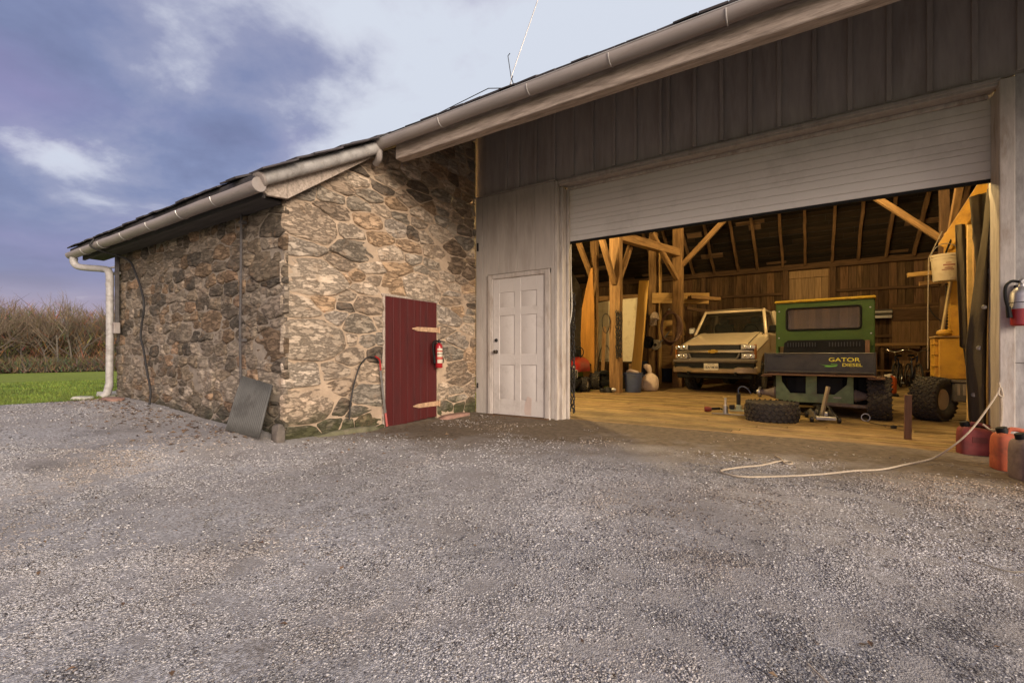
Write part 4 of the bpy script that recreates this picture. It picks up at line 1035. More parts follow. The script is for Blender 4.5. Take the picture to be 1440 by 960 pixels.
# ------------------------------------------------------------------ lamps that light the bay
def lamp(loc, watts, label, size=.09, grp='work lamps hung from the barn timbers'):
    t = thing('hanging_lamp', label, 'lamp', loc, 0, grp)
    a = MB(); a.lathe([(.05, .14), (.07, .12), (.19, 0.), (.185, 0.), (.065, .11), (.0, .12)], 24, None); a.tube([(0, 0, .13), (0, 0, .7)], .006, 6); a.build('lamp_shade', SHADE, t, local=True)
    b = MB(); b.lathe([(0, -.035), (.025, -.025), (.035, 0), (.028, .03), (.014, .06), (.0, .062)], 16); b.build('bulb', BULB, t, local=True)
    l = bpy.data.lights.new('lamp_light', 'POINT'); l.energy = watts; l.color = (1, .69, .29); l.shadow_soft_size = size
    o = bpy.data.objects.new('lamp_light', l); C.objects.link(o); o.location = (loc[0], loc[1], loc[2] - .09)
lamp((-.9, 7.1, 3.75), 560, 'green enamel lamp hanging high behind the overhead door')
lamp((.75, 6.75, 3.6), 150, 'green enamel lamp hanging nearest the right door post')
lamp((.2, 12.2, 5.0), 340, 'added fill lamp hanging unseen deep in the bay above the truck')  # unseen lamp added to brighten the back wall, bicycles and truck top
lamp((-4.6, 8.2, 3.8), 430, 'green enamel lamp hanging above the red mower')

# ------------------------------------------------------------------ wheels
def tyre_mb(b, Ro, w, rim, lugs=22, T=Matrix(), rows=2, lug=.014, mi_tread=0):
    """axis = local Z; chunky turf tread"""
    h = w / 2
    prof = [(rim, -h * .72), (rim + (Ro-rim) * .35, -h * .98), (Ro - .05, -h), (Ro - .018, -h * .86), (Ro - .006, -h * .5), (Ro, 0), (Ro - .006, h * .5), (Ro - .018, h * .86), (Ro - .05, h), (rim + (Ro-rim) * .35, h * .98), (rim, h * .72)]
    b.lathe(prof + [(rim - .02, h * .5), (rim - .02, -h * .5)], 48, T, closed=True)
    n = lugs
    for k in range(n):
        for rw in range(-rows, rows + 1):
            a = 2 * PI * (k + (.5 if rw % 2 else 0)) / n; zz = h * .84 * rw / max(1, rows)
            rr = Ro - .012 * abs(rw) / max(1, rows) - (.0 if abs(rw) < rows else .006)
            A = T @ Matrix.Rotation(a, 4, 'Z') @ Matrix.Translation((rr, 0, zz)) @ Matrix.Rotation((.55 if rw % 2 else -.55), 4, 'X')
            L = 2 * PI * Ro / n * .40; wz = h * .84 / max(1, rows) * .47
            b.add([A @ V(p) for p in ((-.012, -L, -wz), (-.012, L, -wz), (-.012, L, wz), (-.012, -L, wz), (lug, -L*.8, -wz*.75), (lug, L*.8, -wz*.75), (lug, L*.8, wz*.75), (lug, -L*.8, wz*.75))],
                  [(4, 5, 6, 7), (0, 1, 5, 4), (1, 2, 6, 5), (2, 3, 7, 6), (3, 0, 4, 7)])
def rim_mb(b, r, w, T=Matrix(), dish=.35):
    b.lathe([(r - .004, -w*.36), (r + .012, -w*.36), (r + .012, -w*.30), (r - .03, -w*.22), (r*.62, -w*dish*.6), (r*.3, -w*dish*.75), (r*.28, -w*dish), (0, -w*dish)], 32, T)
    b.lathe([(r + .012, w*.36), (r - .03, w*.22), (r*.6, w*.1), (0, w*.1)], 32, T)
def wheel(parent, loc, Ro, w, rim, rimmat, lugs=22, side=-1, rz=0., tread=TREAD, rows=2, name='wheel'):
    """wheel with its axis along local X; outer face to side"""
    T = Matrix.Translation(loc) @ Matrix.Rotation(rz, 4, 'Z') @ Matrix.Rotation(PI / 2 * side, 4, 'Y') @ Matrix.Rotation(PI, 4, 'X')
    b = MB(); tyre_mb(b, Ro, w, rim, lugs, T, rows); o = b.build(name, tread, parent, local=True, ang=40)
    r = MB(); rim_mb(r, rim, w, T); r.build('rim', rimmat, o, local=True)
    return o

# ------------------------------------------------------------------ tan pickup truck
def pickup():
    t = thing('pickup_truck', 'tan full size pickup truck parked nose out on the barn floor', 'pickup truck', (-1.96, 12.2, 0), math.radians(-7))
    def arc(cy, cz, r, a0, a1, n=10): return [(cy + r * math.cos(a0 + (a1-a0)*k/n), cz + r * math.sin(a0 + (a1-a0)*k/n)) for k in range(n + 1)]
    b = MB()
    prof = [(.10, .52)] + arc(1.02, .50, .47, PI, 0) + [(3.95, .5)] + arc(4.55, .50, .47, PI, 0) + [(5.75, .58), (5.78, 1.42), (3.35, 1.42), (3.34, 1.52), (1.42, 1.52), (1.36, 1.44), (.14, 1.08), (.08, 1.0)]
    b.prism(prof, -.94, .94, TX); body = b.build('body', TRUCKP, t, local=True, bevel=.04)
    # bed cavity liner
    q = MB(); q.box(-.8, .8, 3.45, 5.7, 1.421, 1.43); q.build('bed_floor', BLACKP, t, local=True)
    # hood with a power crease, fenders rounding down
    hv = []; hf = []; nx, ny = 24, 12
    for j in range(ny + 1):
        y = -.02 + 1.44 * j / ny; fz = 1.225 + .335 * (j / ny) ** .9 - .012 * (1 - sstep(-.02, .10, y))
        for i in range(nx + 1):
            x = (-1 + 2 * i / nx); xx = x * (.955 + .01 * math.sin(PI * j / ny)); d = abs(x)
            z = fz - .02 * d * d - .16 * sstep(.80, 1.0, d) ** 1.5 + .012 * (sstep(.60, .66, d) - sstep(.70, .8, d))
            hv.append((xx, y + .30 * max(0, d - .5) ** 1.6 * (1 - j / ny), z))
    for j in range(ny):
        for i in range(nx): hf.append((j*(nx+1)+i, j*(nx+1)+i+1, (j+1)*(nx+1)+i+1, (j+1)*(nx+1)+i))
    # turn the edges down
    base = len(hv); hv += [(x, y + .015, z - .018) for x, y, z in hv[:nx + 1]]
    for i in range(nx): hf.append((i, i + 1, base + i + 1, base + i))
    for s in (-1, 1):
        gp = MB(); gp.tube([(s * (.79 - .03 * (k / 8)), .0 + 1.36 * k / 8, 1.2 + .335 * ((.02 + 1.36 * k / 8) / 1.44) ** .9 + .012) for k in range(9)], .010, 5); gp.build('hood_seam', BLACKP, t, local=True)
    h = MB(); h.add(hv, hf); h.build('hood', TRUCKP, t, local=True, ang=60)
    # cab: pillars and roof skin as a shell with open windows
    Y0, Y1, Y2, Y3 = 1.42, 1.98, 3.02, 3.30; zb, zt = 1.52, 2.24
    def w_at(z): return .90 - .16 * ((z - zb) / (zt - zb))
    c = MB()
    roofp = []; n = 12
    vs = []; fs = []
    for j in range(9):
        y = Y1 - .15 + (Y2 - Y1 + .19) * j / 8; e = 1 - abs(j / 8 * 2 - 1) ** 3
        for i in range(n + 1):
            x = -1 + 2 * i / n; vs.append((x * (w_at(zt) + .02), y, zt - .035 + .055 * e * (1 - abs(x) ** 3.5) + .012 * (1 - x * x)))
    for j in range(8):
        for i in range(n): fs.append((j*(n+1)+i, j*(n+1)+i+1, (j+1)*(n+1)+i+1, (j+1)*(n+1)+i))
    c.add(vs, fs); c.box(-w_at(zt) - .012, w_at(zt) + .012, Y1 - .13, Y2 + .03, zt - .112, zt - .036, .012)
    for s in (-1, 1):
        c.bar((s * .895, Y0 - .02, zb - .02), (s * (w_at(zt) + .0), Y1 - .08, zt - .03), .075, .05, .012)
        c.bar((s * .90, Y2 + .12, zb - .02), (s * w_at(zt), Y2 - .02, zt - .03), .05, .16, .012)
        c.box(s * .88 - .03, s * .88 + .03, Y0 + .1, Y2 + .2, zb - .05, zb + .02, .01)
    c.bar((-.9, Y3 - .05, zb + .0), (.9, Y3 - .05, zb + .0), .06, .1); c.build('cab', TRUCKP, t, local=True, ang=50)
    rw = MB(); rw.box(-.87, .87, Y2 + .10, Y2 + .15, 1.3, 1.60); rw.box(-.84, -.62, Y2 + .06, Y2 + .12, 1.6, 2.2); rw.box(.62, .84, Y2 + .06, Y2 + .12, 1.6, 2.2); rw.box(-.78, .78, Y2 - .0, Y2 + .06, 2.06, 2.2); rw.build('cab_back', TRUCKP, t, local=True)
    ws = MB(); vs = []; fs = []; n = 10
    for k, (y, z, w) in enumerate(((Y0 - .015, zb + .015, .875), ((Y0 + Y1) / 2 - .05, (zb + zt) / 2 - .02, .81), (Y1 - .045, zt - .112, .75))):
        for i in range(n + 1): x = -1 + 2 * i / n; vs.append((x * w, y + .07 * x * x - .05, z))
    for k in range(2):
        for i in range(n): fs.append((k*(n+1)+i, k*(n+1)+i+1, (k+1)*(n+1)+i+1, (k+1)*(n+1)+i))
    ws.add(vs, fs); ws.build('windshield', GLASS, t, local=True, ang=180)
    dk = MB(); dk.box(-.86, .86, Y0 - .0, Y0 + .5, zb - .06, zb + .012, .02); dk.build('dashboard', BLACKP, t, local=True)
    wp = MB(); wp.tube([(-.62, Y0 - .07, zb + .012), (-.02, Y0 - .05, zb + .03)], .008, 6); wp.tube([(.06, Y0 - .08, zb + .012), (.66, Y0 - .04, zb + .03)], .008, 6); wp.box(-.84, .84, Y0 - .12, Y0 - .03, zb - .035, zb - .002, .01); wp.build('wiper', BLACKP, t, local=True)
    for s in (-1, 1):
        g_ = MB(); g_.add([(s * .885, Y0 + .1, zb + .02), (s * .885, Y2 + .04, zb + .02), (s * .75, Y2 - .06, zt - .07), (s * .75, Y1, zt - .07)], [(0, 1, 2, 3)]); g_.build('side_window', GLASS, t, local=True)
        m = MB(); m.box(s * 1.03 - .09, s * 1.03 + .09, Y0 + .08, Y0 + .17, zb + .02, zb + .21, .035); m.bar((s * .88, Y0 + .14, zb + .04), (s * .98, Y0 + .13, zb + .06), .04, .05); m.build('side_mirror', BLACKP if s > 0 else STEEL, t, local=True)
        se = MB(); se.box(s * .42 - .26, s * .42 + .26, 2.4, 2.62, 1.3, 1.86, .06); se.box(s * .42 - .13, s * .42 + .13, 2.44, 2.56, 1.87, 2.03, .04); se.build('seat', M('grey_seat_cloth', (.13, .12, .11), .9), t, local=True)
    sw = MB(); sw.tube([(.42 + .19 * math.cos(a), 1.9 + .06 * math.sin(a), 1.60 + .18 * math.sin(a)) for a in [2*PI*k/20 for k in range(20)]], .014, 6, closed=True); sw.build('steering_wheel', BLACKP, t, local=True)
    # front end
    gr_ = MB(); gr_.box(-.62, .62, .015, .08, .86, 1.20, .02); gr_.build('grille_backing', BLACKP, t, local=True); gb = t.children[-1]
    me = MB()
    for k in range(9): me.box(-.585, .585, .004, .016, 1.095 + .0118 * k, 1.099 + .0118 * k)
    for k in range(46): x = -.58 + 1.16 * k / 45; me.box(x - .0025, x + .0025, .003, .014, 1.085, 1.198)
    for k in range(7): me.box(-.5, .5, .006, .014, .885 + .014 * k, .889 + .014 * k)
    me.build('grille_mesh', M('grey_grille', (.07, .07, .07), .5, .3), gb, local=True)
    ch = MB(); ch.prism([(-.90, 1.035), (-.62, 1.005), (.62, 1.005), (.90, 1.035), (.90, 1.055), (.62, 1.075), (-.62, 1.075), (-.90, 1.055)], -.035, .02, Matrix(((1,0,0,0),(0,0,1,0),(0,1,0,0),(0,0,0,1)))); ch.build('grille_bar', CHROME, t, local=True, bevel=.006)
    gs = MB()
    gs.tube(smooth_path([(-.60, -.002, .99), (-.54, -.012, .87), (-.45, -.015, .855), (.45, -.015, .855), (.54, -.012, .87), (.60, -.002, .99)], 4), .022, 8); gs.build('grille_surround', M('grey_bumper_trim', (.17, .15, .135), .5, var=.1), t, local=True)
    em = MB(); pts = [(-.15, -.035), (-.135, .035), (-.055, .035), (-.05, .055), (.07, .055), (.065, .035), (.15, .035), (.135, -.035), (.055, -.035), (.05, -.055), (-.07, -.055), (-.065, -.035)]
    em.prism([(x * .8, 1.04 + z * .8) for x, z in pts], -.052, -.036, Matrix(((1,0,0,0),(0,0,1,0),(0,1,0,0),(0,0,0,1)))); em.build('emblem', M('gold_emblem', (.55, .36, .08), .3, .8, var=.1), t, local=True)
    for s in (-1, 1):
        for z0, z1, x0, x1 in ((1.085, 1.205, .625, .94), (.86, .99, .64, .93)):
            hl = MB(); hl.prism([(s * x0, z0), (s * x1, z0 + .01), (s * (x1 + .005), z1 - .03), (s * x0, z1)], -.012, .10, Matrix(((1,0,0,0),(0,0,1,.0),(0,1,0,0),(0,0,0,1)))); o = hl.build('headlight', LENS, t, local=True, bevel=.012)
            rf = MB()
            for k in (.3, .72): rf.lathe([(.0, .012), (.025, .004), (.042, 0), (.046, .003)], 16, Matrix.Translation((s * (x0 + (x1-x0) * k), -.014, (z0 + z1) / 2)) @ Matrix.Rotation(PI/2, 4, 'X'))
            rf.build('reflector', CHROME, o, local=True)
        sm = MB(); sm.box(s * .93 - .02, s * .93 + .02, -.002, .10, .86, 1.2, .01); sm.build('marker_lamp', M('amber_lens', (.35, .12, .02), .3), t, local=True)
        tf = MB(); tf.bar((s * .55, -.22, .50), (s * .55, .1, .50), .05, .07); tf.build('tow_hook', BLACKP, t, local=True)
    bp = MB(); bp.box(-.97, .97, -.13, .10, .755, .845, .03); bp.build('bumper_top', M('taupe_bumper_pad', (.13, .105, .085), .6, var=.15), t, local=True)
    bv = []; bf = []; n = 20                                                     # wrapped chrome face bar with a step for the plate
    for i in range(n + 1):
        x = -1 + 2 * i / n; yy = -.17 + .14 * abs(x) ** 4
        zt_ = .665 if abs(x) > .52 else .625
        for z, dy in ((.50, .05), (.525, .0), (zt_ - .02, -.012), (zt_, .02), (zt_, .2)): bv.append((x * .985, yy + dy, z))
    for i in range(n):
        for k in range(4): bf.append((i*5+k, i*5+k+1, i*5+5+k+1, i*5+5+k))
    q = MB(); q.add(bv, bf); q.build('bumper', M('dusty_chrome', (.58, .48, .36), .33, .85, var=.12, dirt=(.40, .31, .22)), t, local=True, ang=45)
    q = MB(); q.box(-.93, .93, -.08, .12, .63, .76); q.box(-.9, .9, -.02, .3, .36, .52, .03); q.build('air_intake', BLACKP, t, local=True)
    pl = MB(); pl.box(-.17, .17, -.200, -.190, .575, .745, .006); pl.box(-.14, .14, -.19, -.12, .6, .64); plate = pl.build('licence_plate', M('plate_white', (.66, .60, .50), .5, var=.06), t, local=True)
    text_mesh('1EA*M38', .082, 'plate_number', INK, plate, (0, -.2025, .622), (PI / 2, 0, 0), .0008)
    text_mesh('MARYLAND', .03, 'plate_name', INK, plate, (0, -.2025, .712), (PI / 2, 0, 0), .0008)
    ax = MB(); ax.tube([(-.8, 1.02, .38), (.8, 1.02, .38)], .06, 10); ax.lathe([(0, -.14), (.12, -.1), (.15, 0), (.12, .1), (0, .14)], 14, Matrix.Translation((.2, 1.02, .38)) @ Matrix.Rotation(PI/2, 4, 'Y')); ax.tube([(-.8, 4.55, .38), (.8, 4.55, .38)], .06, 10); ax.box(-.55, -.45, .2, 5.5, .45, .6); ax.box(.45, .55, .2, 5.5, .45, .6); ax.build('chassis', BLACKP, t, local=True)
    for s in (-1, 1):
        for y in (1.02, 4.55): wheel(t, (s * .80, y, .385), .385, .27, .215, STEEL, 30, s, 0, RUBBER, 2)
pickup()

# ------------------------------------------------------------------ green utility vehicle, tailgate to the yard
def utility():
    t = thing('utility_vehicle', 'green cab utility vehicle with black cargo box, one rear wheel off', 'utility vehicle', (.115, 8.2, 0), math.radians(-5))
    XZ = Matrix(((1,0,0,0),(0,0,1,0),(0,1,0,0),(0,0,0,1)))
    bx = MB(); W = .69
    bx.box(-W, W, .04, 1.12, .655, .68, .004)
    for s in (-1, 1): bx.box(s * W - .012, s * W + .012, .035, 1.12, .681, .965, .004); bx.tube([(s * W, .03, .972), (s * W, 1.12, .972)], .014, 8)
    bx.box(-W, W, 1.10, 1.125, .681, .97, .004); box = bx.build('cargo_box', BROWNB, t, local=True)
    tg = MB(); tg.box(-W + .0, W - .0, 0, .022, .69, .965, .006); tg.tube([(-W, .008, .968), (W, .008, .968)], .014, 8); tg.tube([(-W, .006, .69), (W, .006, .69)], .012, 8)
    tg.box(-W - .005, -W + .022, -.012, .03, .66, .985, .005); tg.box(W - .022, W + .005, -.012, .03, .66, .985, .005)
    for z in (.74, .92): tg.box(-W + .05, W - .05, -.004, .0, z - .003, z + .003)
    tg.box(-.56, -.44, -.02, 0, .935, .95, .004); tail = tg.build('tailgate', CHAR, t, local=True)
    text_mesh('GATOR', .080, 'lettering', DECALY, tail, (.33, -.0045, .855), (PI / 2, 0, 0), .0008, sx=1.35)
    text_mesh('DIESEL', .062, 'lettering', DECALY, tail, (.425, -.0045, .785), (PI / 2, 0, 0), .0008, sx=1.3)
    sw = MB(); sw.prism([(.02, .822), (.10, .800), (.20, .795), (.26, .806), (.235, .782), (.15, .772), (.09, .778), (.115, .790)], -.0052, -.0042, XZ); sw.prism([(.17, .82), (.25, .815), (.245, .808), (.18, .81)], -.0052, -.0042, XZ); sw.build('swoosh', DECALG, tail, local=True)
    lp = MB(); lp.box(-W - .01, W + .01, -.02, .06, .632, .654, .006); lp.box(.60, .80, .0, 1.1, .60, .63, .006); lp.box(-.78, -.62, .25, 1.1, .60, .63, .006); lp.build('box_rail', BROWNB, t, local=True)
    # rear frame: a U of worn green plate with a centre strap
    fr = MB(); fr.prism([(-.575, .64), (-.50, .64), (-.49, .52), (-.375, .345), (.20, .345), (.355, .50), (.365, .64), (.435, .64), (.435, .215), (-.40, .205), (-.575, .24)], .30, .335, XZ)
    fr.prism([(-.165, .64), (-.02, .64), (-.02, .345), (-.165, .345)], .295, .3, XZ)
    for x, z in ((-.53, .3), (-.25, .25), (.28, .25), (.41, .28), (.36, .42), (-.14, .45), (-.04, .45), (.3, .3)): fr.lathe([(.014, 0), (.012, .008), (0, .009)], 8, Matrix.Translation((x, .30, z)) @ RX)
    fr.build('rear_frame', GREENOLD, t, local=True, bevel=.004)
    ee = MB(); ee.box(-.45, .4, .45, 1.0, .33, .6, .02); ee.tube([(-.9, .36, .33), (.4, .36, .33)], .03, 8); ee.box(-.3, .3, .34, .4, .36, .6); ee.build('engine', BLACKP, t, local=True)
    pt = MB(); pt.box(.19, .29, .296, .2995, .292, .312); pt.build('maker_plate', PAPER, t, local=True)
    for s, x0 in ((-1, -.575), (1, .44)):
        a = MB(); a.lathe([(.085, 0), (.10, .02), (.085, .05), (.05, .14), (.045, .22), (.07, .225), (.07, .25), (0, .25)], 20, Matrix.Translation((x0, .36, .335)) @ Matrix.Rotation(PI / 2 * s, 4, 'Y')); a.build('axle_housing', M('cast_grey_brown', (.20, .155, .125), .7, var=.3, bump=.2), t, local=True)
    ub = MB(); ub.box(-.66, .58, .62, 1.2, .30, .60, .03); ub.box(.47, .60, .55, 1.5, .14, .60, .02); ub.box(-.60, .60, .7, 1.5, .12, .34, .02); ub.box(-.62, .62, 1.2, 2.4, .34, .44, .02); ub.build('underbody_shade', BLACKP, t, local=True)  # black boxes: part real underside, part stand-in for the deep shade there
    hb = MB(); hb.lathe([(.09, 0), (.09, .03), (.05, .035), (.04, .06), (0, .06)], 18, Matrix.Translation((-.80, .36, .335)) @ Matrix.Rotation(-PI / 2, 4, 'Y')); hb.build('wheel_hub', STEEL, t, local=True)
    ex = MB(); ex.tube([(.05, .30, .20), (.62, .28, .185)], .03, 12); ex.build('exhaust', M('rust_grey', (.22, .17, .13), .7, var=.3), t, local=True)
    wheel(t, (.735, .42, .315), .315, .27, .15, YELLOW, 24, 1)
    wheel(t, (.72, 2.25, .29), .29, .22, .15, YELLOW, 22, 1); wheel(t, (-.66, 2.25, .29), .29, .22, .15, YELLOW, 22, -1)
    # cab: rear wall with window, open back, sides, roof
    Y = 1.14; Wc = .675; z0, z1 = .98, 1.86
    cb = MB(); wx0, wx1, wz0, wz1 = -.53, .52, 1.38, 1.76
    cb.box(-Wc, wx0, Y, Y + .03, z0 + .12, z1); cb.box(wx1, Wc, Y, Y + .03, z0 + .12, z1); cb.box(wx0 + .0005, wx1 - .0005, Y, Y + .03, wz1, z1); cb.box(wx0 + .0005, wx1 - .0005, Y, Y + .03, 1.20, wz0)
    for s in (-1, 1):
        cb.box(s * Wc - .02, s * Wc + .02, Y + .031, Y + .24, .6, z1, .006); cb.box(s * Wc - .02, s * Wc + .02, Y + 1.25, Y + 1.33, .6, z1, .006); cb.box(s * Wc - .018, s * Wc + .018, Y + .24, Y + 1.25, z1 - .1, z1 - .001); cb.box(s * Wc - .018, s * Wc + .018, Y + .24, Y + 1.25, .45, .6)
    cb.box(-Wc + .02, Wc - .02, Y + .03, Y + 1.35, .42, .47); cab = cb.build('cab', GREEN, t, local=True)
    sl = MB(); r_ = .05
    def rr(x0, x1, za, zb_, r, n=5):
        o = []
        for cx, cz, a0 in ((x1 - r, zb_ - r, 0), (x0 + r, zb_ - r, PI/2), (x0 + r, za + r, PI), (x1 - r, za + r, 3*PI/2)): o += [(cx + r * math.cos(a0 + PI/2*k/n), cz + r * math.sin(a0 + PI/2*k/n)) for k in range(n + 1)]
        return o
    sl.tube([(x, Y - .006, z) for x, z in rr(wx0 + .005, wx1 - .005, wz0 + .005, wz1 - .005, .045)], .017, 8, closed=True); sl.build('window_seal', BLACKP, t, local=True)
    gl = MB(); gl.box(wx0 + .002, wx1 - .002, Y + .008, Y + .013, wz0 + .002, wz1 - .002); gl.build('rear_window', GLASSW, t, local=True)
    bo = MB()
    for x, z in ((-Wc + .035, 1.72), (Wc - .04, 1.72), (-Wc + .03, 1.25), (Wc - .03, 1.3)): bo.lathe([(.013, 0), (.012, .006), (0, .008)], 8, Matrix.Translation((x, Y, z)) @ RX)
    bo.build('bolt', STEEL, t, local=True)
    ro = MB(); ro.box(-Wc - .035, Wc + .035, Y - .05, Y + 1.42, z1 + .001, z1 + .045, .018)
    for x in (-.4, -.13, .14, .41): ro.box(x - .02, x + .02, Y - .056, Y - .05, z1 + .005, z1 + .03, .002)
    ro.build('roof', YELLOW, t, local=True)
    fw = MB(); fw.box(-Wc + .02, Wc - .02, Y + 1.30, Y + 1.33, .6, 1.2); fw.box(-Wc + .1, Wc - .1, Y + 1.33, Y + 2.0, .55, .95, .05); fw.build('front_cowl', GREEN, t, local=True)
    fg = MB(); fg.box(-Wc + .02, Wc - .02, Y + 1.31, Y + 1.316, 1.2, z1 - .02); fg.build('windscreen', GLASSW, t, local=True)
    st = MB()
    for s in (-1, 1): st.box(s * .3 - .22, s * .3 + .22, Y + .18, Y + .30, .85, 1.22, .04); st.box(s * .3 - .22, s * .3 + .22, Y + .25, Y + .7, .72, .84, .04)
    st.build('seat', BLACKP, t, local=True)
    # black louvred engine cover under the window
    lv = MB(); lv.prism([(-.575, .98), (.575, .98), (.575, 1.17), (.54, 1.205), (-.50, 1.205), (-.56, 1.16)], Y - .05, Y - .002, XZ); cover = lv.build('engine_cover', BLACKP, t, local=True, bevel=.01)
    lo = MB()
    for s in (-1, 1):
        for k in range(11): x = s * .30 - .20 + .04 * k; lo.box(x - .008, x + .008, Y - .062, Y - .051, 1.09, 1.165, .003)
    lo.build('louvre', M('louvre_grey', (.035, .035, .037), .45), cover, local=True)
    bc = MB(); bc.box(.57, .63, Y - .08, Y + .02, .98, 1.19, .006); bc.build('bracket', BROWNB, t, local=True)
utility()

# loose wheel taken off the utility vehicle, and the jack tools
lw = thing('loose_tyre', 'knobby turf tyre lying flat on the planks beside the trolley jack', 'tyre', (-.44, 7.62, 0))
b = MB(); tyre_mb(b, .345, .265, .16, 26, Matrix.Translation((0, 0, .135)), 2, .013); b.build('tyre', TREAD, lw, local=True, ang=40)
b = MB(); rim_mb(b, .16, .25, Matrix.Translation((0, 0, .135)) @ Matrix.Rotation(PI, 4, 'X')); b.build('rim', YELLOW, lw, local=True)
jk = thing('trolley_jack', 'grey steel trolley jack with upright handle under the green frame', 'jack', (.17, 8.03, 0), math.radians(8))
b = MB()
for s in (-1, 1): b.prism([(-.32, .05), (.32, .05), (.32, .10), (.1, .16), (-.25, .11)], s * .12 - .006, s * .12 + .006, Matrix(((0,0,1,0),(1,0,0,0),(0,1,0,0),(0,0,0,1))))
b.box(-.12, .12, -.34, -.30, .04, .09, .006); b.box(-.12, .12, .28, .32, .04, .1); b.box(-.05, .05, -.2, .2, .08, .14, .01); b.build('frame', STEEL, jk, local=True)
for s in (-1, 1):
    b = MB(); b.lathe([(0, -.02), (.035, -.02), (.04, 0), (.035, .02), (0, .02)], 14, Matrix.Translation((s * .16, -.28, .04)) @ Matrix.Rotation(PI/2, 4, 'Y')); b.build('wheel', IRON, jk, local=True); b = MB(); b.lathe([(0, -.02), (.045, -.02), (.05, 0), (.045, .02), (0, .02)], 14, Matrix.Translation((s * .15, .26, .05)) @ Matrix.Rotation(PI/2, 4, 'Y')); b.build('wheel', IRON, jk, local=True)
b = MB(); b.bar((0, -.1, .1), (0, .22, .18), .07, .05); b.lathe([(.07, 0), (.075, .02), (.05, .025), (0, .025)], 16, Matrix.Translation((0, .24, .18))); b.tube([(-.1, -.3, .08), (-.03, -.1, .2), (.05, -.05, .2)], .012, 6); b.tube([(.14, -.3, .08), (.06, -.1, .22)], .012, 6); b.build('lift_arm', IRON, jk, local=True)
b = MB(); b.bar((-.03, -.2, .08), (.06, -.13, .50), .045, .045, .006); b.lathe([(.016, 0), (.016, .002), (0, .002)], 10, Matrix.Translation((.058, -.156, .475)) @ RX); b.build('handle', M('worn_handle_bar', (.27, .22, .15), .55, .3, var=.2), jk, local=True)
bj = thing('bottle_jack', 'small pale steel bottle jack standing on the floor planks', 'jack', (-1.11, 8.02, 0))
b = MB(); b.box(-.06, .06, -.05, .05, 0, .012, .003); b.lathe([(.04, .012), (.038, .11), (.032, .13)], 14); b.build('base', STEEL, bj, local=True)
b = MB(); b.lathe([(.026, .13), (.026, .15), (.018, .155), (.018, .24), (.022, .245), (.022, .26), (0, .26)], 14); b.build('ram', M('pale_steel', (.62, .58, .52), .4, .5), bj, local=True)
pj = thing('grease_gun', 'dark upright hand pump with curved blue hose behind the loose tyre', 'hand pump', (-.98, 8.55, 0))
b = MB(); b.box(-.13, .13, -.06, .06, 0, .025, .004); b.lathe([(.045, .025), (.045, .1), (.03, .11)], 14); b.build('base', M('pale_green_metal', (.35, .40, .33), .5), pj, local=True)
b = MB(); b.lathe([(.032, .10), (.032, .3), (.012, .31), (0, .31)], 14); b.box(-.14, -.06, -.04, .04, .03, .1, .01); b.build('barrel', IRON, pj, local=True)
b = MB(); b.tube(smooth_path([(0, 0, .3), (.0, 0, .38), (.06, 0, .42), (.14, 0, .38), (.19, 0, .3)]), .008, 6); b.build('hose', BLUE, pj, local=True)
rt = thing('power_tool', 'small dark red tool lying on the floor planks', 'tool', (-1.36, 8.2, 0), .3)
b = MB(); b.lathe([(0, -.06), (.04, -.055), (.045, 0), (.035, .05), (0, .055)], 12, Matrix.Translation((-.04, 0, .046)) @ Matrix.Rotation(PI/2, 4, 'Y')); b.build('motor', M('dark_red', (.20, .03, .025), .5), rt, local=True)
b = MB(); b.bar((.0, 0, .05), (.15, .01, .06), .04, .04, .01); b.tube([(.15, .01, .06), (.2, .01, .04)], .012, 6); b.build('grip', BLACKP, rt, local=True)
pb = MB(); pb.box(-1.30, -.72, 7.93, 7.965, .003, .018, .003); tag(pb.build('steel_bar', STEEL), 'thin bare steel bar lying flat beside the bottle jack', 'bar')
hr = thing('steel_ring', 'small steel ring with thin wire lying behind the wooden stake', 'ring', (.70, 8.25, 0))
b = MB(); b.tube([(.05 * math.cos(a), .0 + .01 * math.sin(a), .055 + .05 * math.sin(a)) for a in [2*PI*k/16 for k in range(16)]], .006, 6, closed=True); b.build('ring', STEEL, hr, local=True)
b = MB(); b.tube(smooth_path([(.0, 0, .006), (.05, -.25, .006), (.2, -.38, .006), (.36, -.36, .006)]), .005, 5); b.build('wire', IRON, hr, local=True)
pk = MB(); pk.lathe([(.0, 0), (.03, 0), (.034, .02), (.028, .04), (0, .045)], 12, Matrix.Translation((.93, 7.6, .002))); tag(pk.build('rubber_puck', RUBBER), 'small round black rubber plug on the floor planks', 'rubber plug')
stk = MB(); stk.bar((.95, 6.76, 0), (.955, 6.76, .50), .065, .035, .003); tag(stk.build('wooden_stake', M('stake_wood', (.19, .105, .06), .8, var=.3, scale=4, stretch=(8, 8, .6))), 'short brown board standing upright on the floor planks', 'stake')
